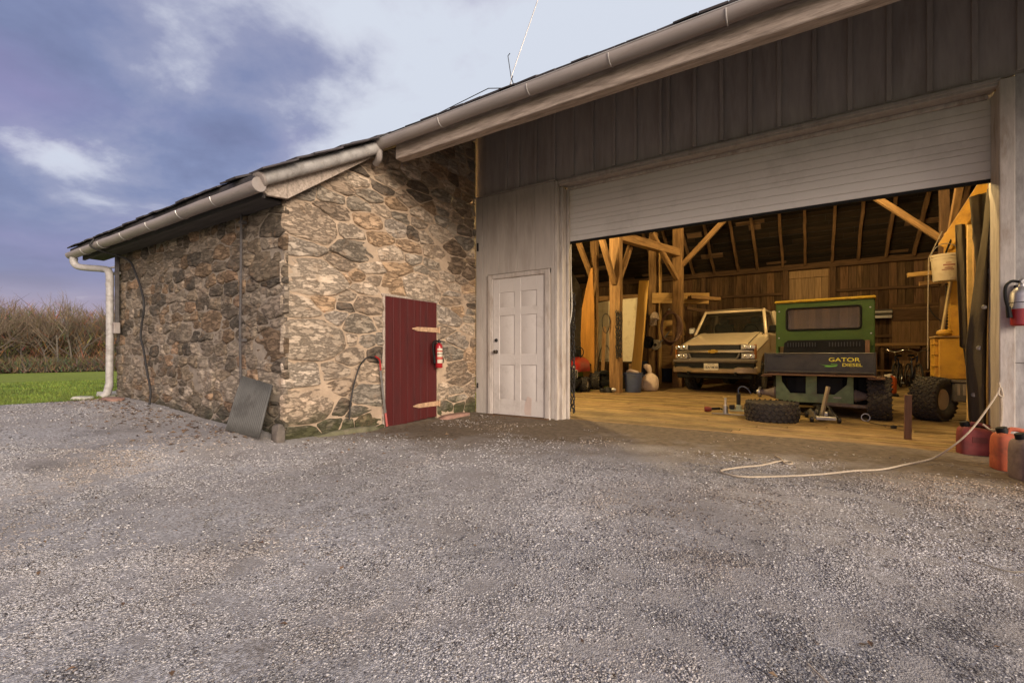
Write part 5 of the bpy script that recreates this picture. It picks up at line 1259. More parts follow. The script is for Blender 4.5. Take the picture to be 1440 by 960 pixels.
# ------------------------------------------------------------------ yellow boom lift at the right of the bay
def lift():
    t = thing('boom_lift', 'orange yellow towable boom lift with a fat turf tyre', 'boom lift', (1.72, 8.95, 0))
    b = MB(); b.box(-.12, .26, -.02, .30, .60, 1.20, .012); b.box(-.16, -.12, .02, .30, .62, 1.19, .004)
    for z in (.78, .95, 1.1): b.box(-.175, -.1, .0, .2, z, z + .02, .003)
    cab = b.build('cabinet', LIFTY, t, local=True)
    q = MB(); q.box(-.17, .29, -.05, .32, 1.201, 1.225, .006); q.build('cabinet_lid', M('dusty_lid', (.40, .25, .09), .7, var=.2), cab, local=True)
    q = MB(); q.lathe([(0, -.045), (.05, -.04), (.075, -.01), (.07, .025), (.04, .045), (0, .05)], 18, Matrix.Translation((-.06, -.02, 1.27)) @ Matrix.Diagonal((1.2, 1, 1, 1))); q.build('rotating_beacon', LIFTY, t, local=True)
    q = MB(); q.tube(smooth_path([(.13, -.03, 1.15), (.15, -.035, .98), (.17, -.035, .80), (.20, -.035, .78), (.21, -.035, .84), (.19, -.035, .95), (.14, -.035, 1.12)]), .01, 6); q.build('control_cable', IRON, t, local=True)
    m = MB(); m.box(.01, .12, .05, .17, 1.225, 2.75, .008); m.box(.125, .15, .03, .19, 1.225, 2.5, .004)
    mast = m.build('mast', LIFTY, t, local=True)
    q = MB(); q.tube([(-.08, .02, 1.26), (.04, .02, 2.2)], .022, 10); q.build('lift_cylinder', M('pale_ram', (.55, .42, .22), .35, .5), t, local=True)
    q = MB()
    for k in range(22): q.box(-.035, -.005, .05, .07, 1.25 + .045 * k, 1.277 + .045 * k, .004)
    q.build('chain', IRON, mast, local=True)
    q = MB(); q.bar((.0, .11, 2.52), (.40, -.30, 3.36), .15, .20, .01); q.bar((.40, -.30, 3.33), (.75, -.28, 3.33), .14, .18, .01); q.box(-.03, .10, .04, .19, 2.42, 2.75, .01); q.build('boom', LIFTY, t, local=True)
    q = MB(); q.tube(smooth_path([(.02, .0, 2.62), (-.05, -.05, 2.4), (-.02, -.03, 2.2), (.05, 0, 2.1)]), .012, 6); q.tube(smooth_path([(.36, -.42, 3.2), (.40, -.45, 3.05), (.44, -.44, 3.2)]), .012, 6); q.build('hydraulic_hose', BLACKP, t, local=True)
    q = MB(); q.box(.02, .36, -.10, .45, .28, .56, .02); q.tube([(-.12, .1, .32), (.1, .1, .32)], .05, 12); q.box(.0, .38, -.12, .5, .561, .595, .006); q.build('chassis', M('grey_chassis', (.13, .115, .09), .7, var=.35, dirt=(.24, .20, .15), dscale=4), t, local=True)
    q = MB()
    for k in range(4): q.box(.06 + .06 * k, .09 + .06 * k, -.108, -.100, .38, .54, .004)
    q.build('chassis_rib', M('pale_rib', (.30, .25, .19), .7), t, local=True)
    n = V((.81, -.58, 0)); wheel(t, (-.19, -.05, .312), .312, .33, .15, CREAM, 26, 1, math.atan2(n.y, n.x), TREAD, 3)
lift()
bk = thing('paint_bucket', 'white plastic bucket with wire handle hanging beside the lift mast', 'bucket', (1.63, 8.72, 1.99))
b = MB(); b.lathe([(0, 0), (.125, 0), (.13, .01), (.15, .30), (.158, .30), (.158, .325), (.148, .325), (.148, .34), (.16, .34), (.16, .37), (.146, .37), (.12, .02), (0, .02)], 28); b.build('pail', BUCKET, bk, local=True)
b = MB(); b.tube([(.155 * math.cos(a), -.02, .33 + .20 * math.sin(a)) for a in [PI*k/14 for k in range(15)]], .005, 6); b.build('handle', STEEL, bk, local=True)
b = MB()
for (a0, a1, z, h) in ((-1.9, -1.0, .20, .022), (-1.8, -1.2, .165, .014), (-2.0, -1.1, .14, .012), (-1.7, -1.3, .235, .012)):
    pts = [(.1455 * math.cos(a0 + (a1-a0)*k/8), .1455 * math.sin(a0 + (a1-a0)*k/8), z) for k in range(9)]
    b.add([p for p in pts] + [(p[0] * 1.005, p[1] * 1.005, p[2] + h) for p in pts], [(k, k + 1, 10 + k, 9 + k) for k in range(8)])
b.build('label_band', M('faded_red_print', (.35, .16, .12), .7), bk, local=True)
gd = thing('hoist_cord', 'thin brown cord hanging straight down left of the bucket', 'cord', (1.46, 8.8, 1.2)); b = MB(); b.tube([(0, 0, -.45), (.0, 0, .4), (.01, 0, 1.15), (.14, -.08, 1.5)], .007, 5); b.build('cord', ROPE, gd, local=True)
lc = MB(); lc.tube(smooth_path([(2.6, 14.0, 3.0), (2.35, 13.9, 2.6), (2.32, 13.9, 2.1), (2.45, 13.9, 1.8), (2.6, 13.9, 1.75), (2.62, 13.9, 2.3)]), .012, 5); tag(lc.build('hanging_wire', IRON), 'dark wire loop hanging from the thin right barn post', 'wire')
# boards and folded canvas beside the right jamb
def sheet3d(name, pts, label, cat, m, thick=.012, nx=8, nz=22, wave=.03, parent=None, seed=1):
    """a hanging cloth: quad pts (bl, br, tr, tl) with folds, real thickness"""
    bl, br, tr, tl = [V(p) for p in pts]; nrm = (br - bl).cross(tl - bl).normalized(); vs = []; fs = []
    for side in (0, 1):
        for j in range(nz + 1):
            for i in range(nx + 1):
                u, w = i / nx, j / nz; p = bl.lerp(br, u).lerp(tl.lerp(tr, u), w)
                q = wave * (math.sin(u * 7 + seed + w * 1.5) * .6 + noise.noise((u * 3 + seed, w * 3, seed)) * .9) + .012 * noise.noise((u * 8, w * 11 + seed, 2))
                vs.append(p + nrm * (q + side * thick))
    o = (nx+1)*(nz+1)
    for s in (0, o):
        for j in range(nz):
            for i in range(nx): fs.append((s+j*(nx+1)+i, s+j*(nx+1)+i+1, s+(j+1)*(nx+1)+i+1, s+(j+1)*(nx+1)+i))
    for j in range(nz):
        for i in (0, nx): fs.append((j*(nx+1)+i, (j+1)*(nx+1)+i, o+(j+1)*(nx+1)+i, o+j*(nx+1)+i))
    for i in range(nx):
        for j in (0, nz): fs.append((j*(nx+1)+i, j*(nx+1)+i+1, o+j*(nx+1)+i+1, o+j*(nx+1)+i))
    b = MB(); b.add(vs, fs); ob = b.build(name, m, parent, ang=70)
    if label: tag(ob, label, cat)
    return ob
sheet3d('canvas_strip', [(1.475, 7.25, 1.05), (1.545, 7.25, 1.0), (1.515, 7.2, 2.45), (1.43, 7.2, 2.45)], 'narrow olive canvas strip hanging in front of the lift mast', 'canvas', CANVAS, wave=.02, seed=2)
sheet3d('canvas_strip', [(1.50, 6.6, 1.55), (1.545, 6.62, 1.5), (1.545, 6.62, 2.63), (1.42, 6.6, 2.60)], 'short olive canvas strip hanging high between the pale boards', 'canvas', CANVAS, wave=.02, seed=4)
fc = thing('folded_canvas', 'large dark olive canvas curtain with steel grommets drawn against the right jamb', 'canvas', (1.45, 6.33, 0))
o = None
cv = MB()
prof = [(1.41, 1.50, .12), (1.365, 1.49, .30), (1.345, 1.50, .75), (1.35, 1.51, 1.05), (1.42, 1.525, 1.75), (1.47, 1.53, 2.2), (1.50, 1.535, 2.6)]
vs = []; fs = []; nx = 8
def pz(z):
    for (a0, a1, za), (b0, b1, zb_) in zip(prof, prof[1:]):
        if za <= z <= zb_: k = (z-za)/(zb_-za); return a0 + (b0-a0)*k, a1 + (b1-a1)*k
    return prof[-1][:2]
for side in (0, 1):
    for j in range(41):
        z = .12 + 2.48 * j / 40; a0, a1 = pz(z)
        for i in range(nx + 1):
            u = i / nx; vs.append((a0 + (a1 - a0) * u, 6.33 + .06 * math.sin(u * 6 + z) + .03 * noise.noise((u * 3, z * 2.2, 7)) + side * .014 + .05 * u, z))
o_ = 41 * (nx + 1)
for s in (0, o_):
    for j in range(40):
        for i in range(nx): fs.append((s+j*(nx+1)+i, s+j*(nx+1)+i+1, s+(j+1)*(nx+1)+i+1, s+(j+1)*(nx+1)+i))
for j in range(40):
    for i in (0, nx): fs.append((j*(nx+1)+i, (j+1)*(nx+1)+i, o_+(j+1)*(nx+1)+i, o_+j*(nx+1)+i))
cv.add(vs, fs); cv.build('cloth', CANVAS, fc, ang=70)
for z, k in ((.55, .35), (1.02, .5), (1.42, .55), (1.78, .75), (2.02, .8)):
    a0, a1 = pz(z); x = a0 + (a1 - a0) * k
    gm = MB(); gm.lathe([(.008, 0), (.02, 0), (.022, .004), (.018, .008), (.009, .006)], 14, Matrix.Translation((x, 6.33 + .06 * math.sin(k * 6 + z) + .03 * noise.noise((k * 3, z * 2.2, 7)) + .05 * k - .002, z)) @ RX); gm.build('grommet', STEEL, fc)
tag(beam('plywood_board', (1.78, 7.6, .0), (1.76, 7.5, 2.5), .34, .02, PLY, thing('leaning_board', 'wide yellow plywood board standing behind the canvas curtain', 'board', (1.78, 7.6, 0)), .002))
tag(beam('lumber_length', (1.60, 7.05, .0), (1.57, 6.95, 2.65), .10, .04, W_NEW, thing('leaning_board', 'narrow yellow board standing between the two canvas strips', 'board', (1.60, 7.05, 0)), .002))

# ------------------------------------------------------------------ fuel cans by the right pier
def can(loc, rz, w, d, h, m, label, spout=True, name='fuel_can'):
    t = thing(name, label, 'fuel can', loc, rz, 'fuel cans beside the right door post')
    b = MB(); vs = []; n = 28; lev = [(0, .90), (.015, .97), (.04, 1), (.30, 1.0), (.34, .985), (.38, 1.0), (.62, .99), (.74, .95), (.82, .84), (.86, .7)]
    for zf, s in lev:
        for k in range(n):
            a = 2 * PI * k / n; e = .38; cx, sy = math.cos(a), math.sin(a)
            x = math.copysign(abs(cx) ** e, cx) * w / 2 * s; y = math.copysign(abs(sy) ** e, sy) * d / 2 * s
            z = zf * h + (.06 * h * (x / (w/2)) if zf > .7 else 0) * -1
            vs.append((x, y, z))
    fs = [(i*n+k, i*n+(k+1) % n, i*n+n+(k+1) % n, i*n+n+k) for i in range(len(lev) - 1) for k in range(n)] + [tuple(range(n)), tuple(range((len(lev)-1)*n, len(lev)*n))]
    b.add(vs, fs)
    b.tube(smooth_path([(-w*.20, 0, h*.86), (-w*.12, 0, h*.985), (w*.12, 0, h*.97), (w*.34, 0, h*.90), (w*.36, 0, h*.74)], 5), .017, 10); b.build('body', m, t, local=True, ang=50)
    c = MB(); c.lathe([(.03, 0), (.03, .012), (.036, .012), (.036, .05), (.03, .055), (0, .055)], 18, Matrix.Translation((-w*.27, 0, h*.87)) @ Matrix.Rotation(-.25, 4, 'Y')); c.build('cap', BLACKP, t, local=True)
    c = MB(); c.box(-w*.2, w*.22, -d/2 - .002, -d/2 + .004, h*.42, h*.60, .004); c.build('pressed_label', M('dull_mark', tuple(q * .6 for q in (.25, .06, .05)), .7) if m is GASRED else m, t, local=True)
    return t
can((1.34, 6.03, 0), .1, .255, .17, .30, GASRED, 'dark red plastic fuel can standing alone at the edge of the plank floor')
can((1.50, 6.22, 0), .5, .20, .15, .25, GASGR, 'small brown fuel can half hidden behind the dark red one')
can((1.42, 5.33, gz(1.42, 5.33) - .005), .1, .28, .19, .34, GASOR, 'orange red fuel can with black cap beside the grey door post')
can((1.42, 4.98, gz(1.42, 4.98) - .005), .25, .24, .19, .34, GASGR, 'sun bleached brownish fuel can in front of the orange red one')
can((1.46, 4.72, gz(1.46, 4.72) - .005), .0, .25, .19, .28, GASOR, 'bright orange fuel can nearest the yard at the right')
# ------------------------------------------------------------------ fire extinguishers
def extinguisher(loc, rz, s, label, silver):
    t = thing('fire_extinguisher', label, 'fire extinguisher', loc, rz, 'wall hung fire extinguishers')
    def L(p): return [(r * s, z * s) for r, z in p]
    if silver:
        b = MB(); b.lathe(L([(0, .0), (.06, .0), (.070, .012), (.071, .14), (.071, .145)]), 24); b.build('band', REDEX, t, local=True)
        b = MB(); b.lathe(L([(.0712, .1455), (.0715, .15), (.0715, .27), (.066, .295), (.045, .325), (.022, .34), (.018, .36), (0, .36)]), 24); b.build('cylinder', M('dull_aluminium', (.46, .44, .44), .45, .6, var=.2, scale=20), t, local=True)
    else:
        b = MB(); b.lathe(L([(0, .0), (.045, .0), (.052, .01), (.052, .30), (.046, .33), (.026, .35), (.018, .36), (0, .362)]), 22); b.build('cylinder', REDEX, t, local=True)
        q = MB(); n = 10
        for (z0, z1, m) in ((.07, .28, 0), (.12, .16, 1), (.23, .25, 1)):
            pts = [(.0526 * s * math.cos(-2.6 + 1.7 * k / n) * (1.0 + .004 * m), .0526 * s * math.sin(-2.6 + 1.7 * k / n) * (1.0 + .004 * m)) for k in range(n + 1)]
            q.add([(x, y, z0 * s) for x, y in pts] + [(x, y, z1 * s) for x, y in pts], [(k, k + 1, n + 2 + k, n + 1 + k) for k in range(n)], m)
        q.build('label_sheet', [PAPER, M('label_red', (.4, .08, .05), .6)], t, local=True)
    b = MB(); b.lathe(L([(.02, .355), (.022, .39), (.014, .40), (0, .40)]), 14); b.bar((0, 0, .385 * s), (.09 * s, -.02 * s, .375 * s), .018 * s, .008); b.bar((-.01, 0, .40 * s), (.085 * s, -.02 * s, .435 * s), .018 * s, .006)
    b.lathe(L([(.018, 0), (.018, .01), (0, .012)]), 12, Matrix.Translation((0, -.022 * s, .375 * s)) @ RX); b.build('valve', STEEL if silver else IRON, t, local=True)
    b = MB(); b.tube(smooth_path([(p[0] * s, p[1] * s, p[2] * s) for p in ((-.015, 0, .38), (-.07, -.01, .385), (-.11, -.02, .34), (-.112, -.02, .25), (-.098, -.02, .17), (-.088, -.02, .10))]), .012 * s, 8)
    b.tube([(-.095 * s, -.02 * s, .17 * s), (-.085 * s, -.02 * s, .07 * s)], .016 * s, 10, r1=.02 * s); b.build('hose', BLACKP, t, local=True)
    b = MB(); b.box(-.02 * s, .02 * s, .05 * s, .085 * s, .05 * s, .36 * s, .003); b.tube([(.074 * s * math.cos(a), .074 * s * math.sin(a), .2 * s) for a in [2*PI*k/20 for k in range(20)]], .003, 5, closed=True); b.build('wall_bracket', IRON, t, local=True)
extinguisher((1.575, 5.78, 1.205), .15, 1.02, 'silver and red fire extinguisher hung on the grey siding at the right', True)
extinguisher((XW + .10, 4.90, .765), PI / 2 - .25, 1.0, 'red fire extinguisher with paper label hung beside the red plank door', False)

# ------------------------------------------------------------------ rope
def rope():
    p = [(1.45, 5.84, .70), (1.44, 5.80, .64), (1.36, 5.72, .50), (1.22, 5.62, .285), (1.08, 5.55, .13)]
    gr = [(.93, 5.45), (.70, 5.05), (.50, 4.72), (.31, 4.54), (.08, 4.28), (-.16, 4.06), (-.39, 3.87), (-.52, 3.87), (-.58, 3.97), (-.47, 4.18), (-.33, 4.36), (-.21, 4.60), (-.13, 4.66), (-.11, 4.58), (-.16, 4.56), (-.20, 4.72), (-.25, 4.84)]
    p += [(x, y, gz(x, y) + .012) for x, y in gr]
    b = MB(); b.tube(smooth_path(p, 7), .0075, 7); b.tube(smooth_path([(1.44, 5.80, .655), (1.43, 5.78, .60), (1.46, 5.79, .58), (1.45, 5.80, .66)], 5), .0095, 6, closed=False)
    b.tube(smooth_path([(1.45, 5.80, .62), (1.455, 5.79, .45), (1.44, 5.79, .30), (1.40, 5.85, .27), (1.36, 5.9, .31)], 5), .009, 6)
    tag(b.build('rope', ROPE), 'long white rope tied to the right door post and trailing over gravel', 'rope')
rope()
# ------------------------------------------------------------------ things leaning or lying by the wing
def corrugated():
    bl, br, tr, tl = V((-5.14, 2.38, .16)), V((-4.56, 2.42, .12)), V((-4.625, 2.595, .64)), V((-5.25, 2.605, .72))
    nrm = (br - bl).cross(tl - bl).normalized(); nx, nz = 120, 4; vs = []; fs = []
    for s in (0, 1):
        for j in range(nz + 1):
            for i in range(nx + 1):
                u, w = i / nx, j / nz; p = bl.lerp(br, u).lerp(tl.lerp(tr, u), w); vs.append(p + nrm * (.010 * math.sin(u * 2 * PI * 19) + s * .0025 + .006 * math.sin(w * 3)))
    o = (nx+1)*(nz+1)
    for s in (0, o):
        for j in range(nz):
            for i in range(nx): fs.append((s+j*(nx+1)+i, s+j*(nx+1)+i+1, s+(j+1)*(nx+1)+i+1, s+(j+1)*(nx+1)+i))
    for i in range(nx):
        for j in (0, nz): fs.append((j*(nx+1)+i, j*(nx+1)+i+1, o+j*(nx+1)+i+1, o+j*(nx+1)+i))
    for j in range(nz):
        for i in (0, nx): fs.append((j*(nx+1)+i, (j+1)*(nx+1)+i, o+(j+1)*(nx+1)+i, o+j*(nx+1)+i))
    b = MB(); b.add(vs, fs); tag(b.build('corrugated_sheet', CORR, ang=180), 'grey corrugated metal sheet leaning against the stone wall near its corner', 'metal sheet')
corrugated()
bs = thing('bow_saw', 'bow saw with red ends standing on the ground against the fieldstone', 'bow saw', (XW + .07, 3.75, 0))
b = MB(); b.tube(smooth_path([(0, -.35, .20), (0, -.33, .40), (0, -.28, .62), (0, -.20, .82), (0, -.09, .92), (0, .03, .915), (0, .09, .86)]), .0085, 8); b.build('frame', IRON, bs, local=True)
b = MB(); b.bar((0, .105, .80), (.0, .20, .16), .004, .03, .001); b.build('blade', STEEL, bs, local=True)
b = MB(); b.tube(smooth_path([(0, .03, .93), (0, .085, .90), (0, .105, .84), (0, .11, .76)]), .013, 10); b.build('handle', REDM, bs, local=True)
b = MB(); b.tube([(0, .19, .22), (0, .215, .05)], .014, 8); b.build('end_grip', M('faded_pink_red', (.40, .09, .08), .6), bs, local=True)
def rock(loc, sx, sy, sz, m, label, seed, name='flat_stone', rz=0.):
    bm = bmesh.new(); bmesh.ops.create_icosphere(bm, subdivisions=3, radius=1)
    for v in bm.verts:
        d = v.co.copy(); e = .55; p = V([math.copysign(abs(c) ** e, c) for c in d]); p *= 1 + .16 * noise.noise(d * 1.6 + V((seed, 0, 0))) + .07 * noise.noise(d * 4 + V((seed, 3, 0))); v.co = V((p.x * sx, p.y * sy, p.z * sz))
    me = bpy.data.meshes.new(name); bm.to_mesh(me); bm.free(); me.materials.append(m); me.polygons.foreach_set('use_smooth', [True] * len(me.polygons)); me.set_sharp_from_angle(angle=math.radians(32))
    me.color_attributes.new('Col', 'FLOAT_COLOR', 'POINT').data.foreach_set('color', np.tile(np.array([.3, .25, .2, 1], dtype=np.float32), len(me.vertices)))
    o = bpy.data.objects.new(name, me); C.objects.link(o); o.location = loc; o.rotation_euler = (0, 0, rz); return tag(o, label, 'stone')
rock((-8.6, 2.42, g(-8.6, 2.42) + .02), .24, .10, .03, SLABR, 'flat reddish stone at the foot of the far wall end', 1)
rock((-9.12, 2.22, g(-9.12, 2.22) + .02), .13, .10, .03, SLABG, 'small grey flat stone below the downspout mouth', 2, rz=.5)
rock((-9.6, 2.75, g(-9.6, 2.75) + .01), .32, .22, .06, SLABG, 'pale stone lying in the lawn behind the downspout', 3)
rock((-12.2, 4.3, g(-12.2, 4.3) + .06), .22, .2, .2, M('tree_stump', (.12, .09, .07), .9, var=.3), 'brown stump in the lawn at the wall end', 4, 'stump')
rock((XW + .02, 2.585, .10), .065, .05, .15, M('loose_grey_stone', (.12, .10, .085), .88, var=.3, scale=12, bump=.8), 'upright loose stone at the foot of the wall corner', 5, 'corner_stone')
rock((XW + .08, 5.28, .03), .09, .32, .04, SLABR, 'low reddish step stone beside the red door', 6)
rock((XW + .02, 3.4, .0), .07, .46, .09, M('mossy_stone', (.13, .12, .07), .9, var=.35, scale=9, bump=1., dirt=(.22, .18, .13), dscale=6), 'mossy footing stone at the base of the gable wall', 7, 'footing_stone')
tw = MB(); tw.tube(smooth_path([(.0, 1.62, gz(0, 1.62) + .012), (.04, 1.56, gz(.04, 1.56) + .016), (.10, 1.50, gz(.1, 1.5) + .012)]), .0035, 5); tag(tw.build('dry_stalk', ROPE), 'short pale dry stalk lying on the gravel', 'stalk')
tw = MB(); tw.tube(smooth_path([(.62, 2.85, gz(.62, 2.85) + .010), (.72, 2.80, gz(.72, 2.8) + .010), (.83, 2.86, gz(.83, 2.86) + .010)]), .003, 5); tag(tw.build('twig', BARKP), 'thin dark twig lying on the gravel at the right', 'twig')

# ------------------------------------------------------------------ left part of the bay
def chain(name, x, y, z0, z1, r, label, parent_w=1):
    b = MB(); z = z1; i = 0; L = .062
    for lane in range(parent_w):
        z = z1 - lane * .02
        while z > z0:
            A = Matrix.Translation((x + lane * .055 + R.uniform(-.008, .008), y + R.uniform(-.008, .008), z)) @ Matrix.Rotation((PI/2 if i % 2 else 0) + R.uniform(-.2, .2), 4, 'Z')
            b.tube([A @ V((.019 * math.cos(a), 0, .04 * math.sin(a))) for a in [2*PI*k/10 for k in range(10)]], r, 5, closed=True); z -= L; i += 1
    return tag(b.build(name, IRON), label, 'chain')
chain('tyre_chain', -3.19, 6.52, .06, 1.92, .011, 'long bunch of black tyre chains hanging by the left door jamb', 3)
chain('tyre_chain', -3.98, 10.9, .9, 2.02, .012, 'bunch of black tyre chains hanging on the heavy left post', 3)
cd_ = MB(); cd_.tube(smooth_path([(-3.02, 6.30, 2.80), (-3.03, 6.32, 2.2), (-3.02, 6.33, 1.7), (-3.05, 6.34, 1.48), (-3.10, 6.36, 1.36), (-3.16, 6.38, 1.34), (-3.2, 6.4, 1.38)], 8), .010, 8); tag(cd_.build('pull_cord', M('white_cord', (.60, .58, .55), .6)), 'white pull cord hanging in a loop inside the left jamb', 'cord')
def mower():
    t = thing('riding_mower', 'red riding mower with grey front grille peeping past the left jamb', 'mower', (-5.12, 10.55, 0), .12)
    b = MB(); vs = []; fs = []; n = 12; m = 8
    for j in range(m + 1):
        y = -.1 + .95 * j / m; w = .26 + .05 * (j / m); h = .80 + .10 * sstep(0, 1, j / m) - .16 * (1 - sstep(0, .22, j / m))
        for i in range(n + 1): a = PI * i / n; vs.append((-math.cos(a) * w, y, .52 + (h - .52) * math.sin(a) ** .5))
    for j in range(m):
        for i in range(n): fs.append((j*(n+1)+i, j*(n+1)+i+1, (j+1)*(n+1)+i+1, (j+1)*(n+1)+i))
    b.add(vs, fs); b.add([vs[i] for i in range(n + 1)], [tuple(range(n + 1))]); b.build('hood', REDM, t, local=True, ang=50)
    b = MB(); b.box(-.27, .27, -.13, -.08, .36, .58, .02); gr_ = b.build('grille', M('grey_plastic', (.25, .23, .20), .5), t, local=True)
    b = MB()
    for k in range(9): b.box(-.25 + .06 * k, -.225 + .06 * k, -.137, -.129, .38, .56)
    for k in range(4): b.box(-.26, .26, -.139, -.131, .40 + .045 * k, .408 + .045 * k)
    b.build('grille_bar', BLACKP, gr_, local=True)
    for s in (-1, 1): b = MB(); b.lathe([(.045, 0), (.05, .02), (.04, .03), (0, .032)], 14, Matrix.Translation((s * .17, -.09, .63)) @ RX); b.build('headlight', LENS, t, local=True)
    b = MB(); b.prism([(-.30, .34), (.30, .34), (.33, .25), (.24, .12), (-.24, .12), (-.33, .25)], -.2, .3, Matrix(((1,0,0,0),(0,0,1,0),(0,1,0,0),(0,0,0,1)))); b.box(-.3, .3, .3, 1.5, .2, .34, .02); b.build('deck', BLACKP, t, local=True, bevel=.01)
    b = MB(); b.box(-.3, .3, 1.25, 1.32, .75, 1.1, .05); b.box(-.28, .28, .95, 1.3, .62, .74, .05); b.build('seat', BLACKP, t, local=True)
    b = MB(); b.tube([(0, .85, .8), (0, .72, 1.0)], .02, 8); b.tube([(.17 * math.cos(a), .70 + .06 * math.sin(a), 1.01 + .16 * math.sin(a)) for a in [2*PI*k/18 for k in range(18)]], .014, 6, closed=True); b.build('steering_wheel', BLACKP, t, local=True)
    for s in (-1, 1):
        wheel(t, (s * .36, .25, .19), .19, .16, .09, CREAM, 18, s, 0, RUBBER, 1); wheel(t, (s * .38, 1.2, .25), .25, .22, .12, CREAM, 18, s, 0, RUBBER, 1)
mower()
pm = thing('push_mower', 'black push mower with folded wire handle behind the red mower', 'mower', (-4.75, 12.0, 0), .3)
b = MB(); b.lathe([(0, .10), (.26, .10), (.28, .13), (.27, .22), (.16, .27), (.15, .40), (.10, .45), (0, .46)], 20, Matrix.Diagonal((1, .85, 1, 1))); b.box(-.12, .12, -.2, .1, .40, .52, .03); b.build('deck', BLACKP, pm, local=True)
b = MB(); b.tube(smooth_path([(-.2, .2, .2), (-.17, .35, .8), (-.10, .42, 1.15), (.0, .45, 1.22), (.10, .42, 1.15), (.17, .35, .8), (.2, .2, .2)]), .013, 7); b.tube([(-.16, .36, .82), (.16, .36, .82)], .01, 6); b.build('handle', IRON, pm, local=True)
for sx in (-1, 1):
    for sy in (-1, 1): b = MB(); b.lathe([(0, -.025), (.08, -.025), (.095, 0), (.08, .025), (0, .025)], 16, Matrix.Translation((sx * .27, sy * .22, .096)) @ Matrix.Rotation(PI/2, 4, 'Y')); b.build('wheel', RUBBER, pm, local=True)
gx_ = thing('gear_box', 'small dark engine part lying on the floor before the push mower', 'engine part', (-4.25, 11.0, 0), .2)
b = MB(); b.lathe([(0, 0), (.12, 0), (.13, .05), (.10, .12), (.05, .14), (0, .15)], 14); b.box(-.2, -.05, -.06, .08, .0, .1, .02); b.build('housing', IRON, gx_, local=True); b = MB(); b.lathe([(.06, -.05), (.07, 0), (.05, .06), (0, .06)], 12, Matrix.Translation((.16, -.02, .075)) @ Matrix.Rotation(PI/2, 4, 'Y')); b.build('pulley', STEEL, gx_, local=True)
bx = MB(); bx.box(-4.72, -4.30, 12.25, 12.55, .003, .34, .012); tag(bx.build('black_crate', BLACKP), 'black plastic crate on the floor behind the push mower', 'crate')
wm = thing('curved_plank', 'tall orange brown plank with a curved edge leaning on a post', 'plank', (-5.1, 11.7, 0))
b = MB(); b.prism([(-.10, 0), (.17, 0), (.22, .8), (.24, 2.3), (.22, 3.3), (.17, 3.3), (.02, 2.8), (-.12, 2.2), (-.17, 1.5), (-.16, .9)], -.02, .02, Matrix(((1,0,0,0),(0,-.05,1,0),(0,1,0,0),(0,0,0,1)))); b.build('plank', M('orange_varnish_wood', (.40, .185, .035), .5, var=.3, scale=2, stretch=(6, 6, .6)), wm, local=True)
wp_ = thing('white_panel', 'big cream fibreglass panel with rounded top corner standing behind the post', 'panel', (-4.85, 13.0, 0))
b = MB(); pts = [(-.68, .75), (-.70, 2.2), (-.66, 2.42), (-.55, 2.52), (.0, 2.58), (.78, 2.60), (.78, .75)]; b.prism(pts, -.03, .05, Matrix(((1,0,0,0),(0,0,1,0),(0,1,0,0),(0,0,0,1)))); b.build('panel', CREAM, wp_, local=True, bevel=.02)
b = MB(); b.box(-.55, -.45, .06, .4, 0, .76); b.box(.45, .55, .06, .4, 0, .76); b.box(-.6, .7, .06, .4, .70, .75); b.build('trestle', W_BEAM, wp_, local=True)
for k, (x, y, z, w, lab) in enumerate(((-5.02, 11.95, 1.95, .10, 'tall narrow pale board before the cream panel'), (-4.80, 12.0, 1.75, .11, 'shorter brown board beside the pale one before the cream panel'))):
    pr = thing('leaning_board', lab, 'board', (x, y, 0)); beam('board', (x, y, .0), (x + .02, y + .12, z), w, .025, W_BEAM if k else PLY, pr, .002)
tp = thing('leaning_board', 'tall bright yellow plank leaning right of the cream panel', 'board', (-3.86, 12.0, 0)); beam('board', (-3.87, 11.95, 0), (-3.70, 12.25, 2.95), .26, .045, M('bright_yellow_plank', (.52, .30, .06), .6, var=.15, scale=2, stretch=(.6, 8, 8)), tp, .003)
for k, x in enumerate((-4.05, -3.96, -4.14)):
    pr = thing('leaning_board', ('pale thin upright board next to the yellow plank', 'grey pointed upright board between the cream panel and plank', 'cream upright board at the right end of the cream panel')[k], 'board', (x, 12.55 + .04 * k, 0)); beam('board', (x, 12.55 + .04 * k, 0), (x + .02, 12.7 + .04 * k, 2.55 - .03 * k), .075, .025, (CREAM, W_GREY, CREAM)[k], pr, .002)
# bins and sack
def bin_(loc, r0, r1, h, m, label, handles=True, lid=False):
    t = thing('storage_bin', label, 'bin', loc, R.uniform(0, 1), 'blue plastic bins by the posts')
    b = MB(); b.lathe([(0, .004), (r0 * .95, .0), (r0, .015), (r1 * .985, h * .86), (r1 * 1.03, h * .87), (r1 * 1.03, h * .90), (r1, h * .91), (r1, h * .97), (r1 * 1.06, h * .975), (r1 * 1.06, h), (r1 * .97, h), (r0 * .9, .03), (0, .03)], 32); b.build('tub', m, t, local=True)
    if handles:
        b = MB()
        for s in (-1, 1): b.tube(smooth_path([(s * r1 * .98, -.07, h * .90), (s * (r1 + .06), -.05, h * .84), (s * (r1 + .06), .05, h * .84), (s * r1 * .98, .07, h * .90)], 4), .012, 7)
        b.build('handle', m, t, local=True)
    if lid: b = MB(); b.lathe([(0, h + .03), (r1 * .5, h + .028), (r1 * 1.05, h + .012), (r1 * 1.08, h + .002), (r1 * 1.08, h - .02)], 32); b.build('lid', m, t, local=True)
bin_((-3.76, 11.5, 0), .20, .235, .50, BLUE, 'blue round tub with rope handles at the foot of the heavy post', True)
bin_((-4.55, 14.3, 0), .24, .31, .75, NAVY, 'navy bin half hidden behind the slim inner post', False)
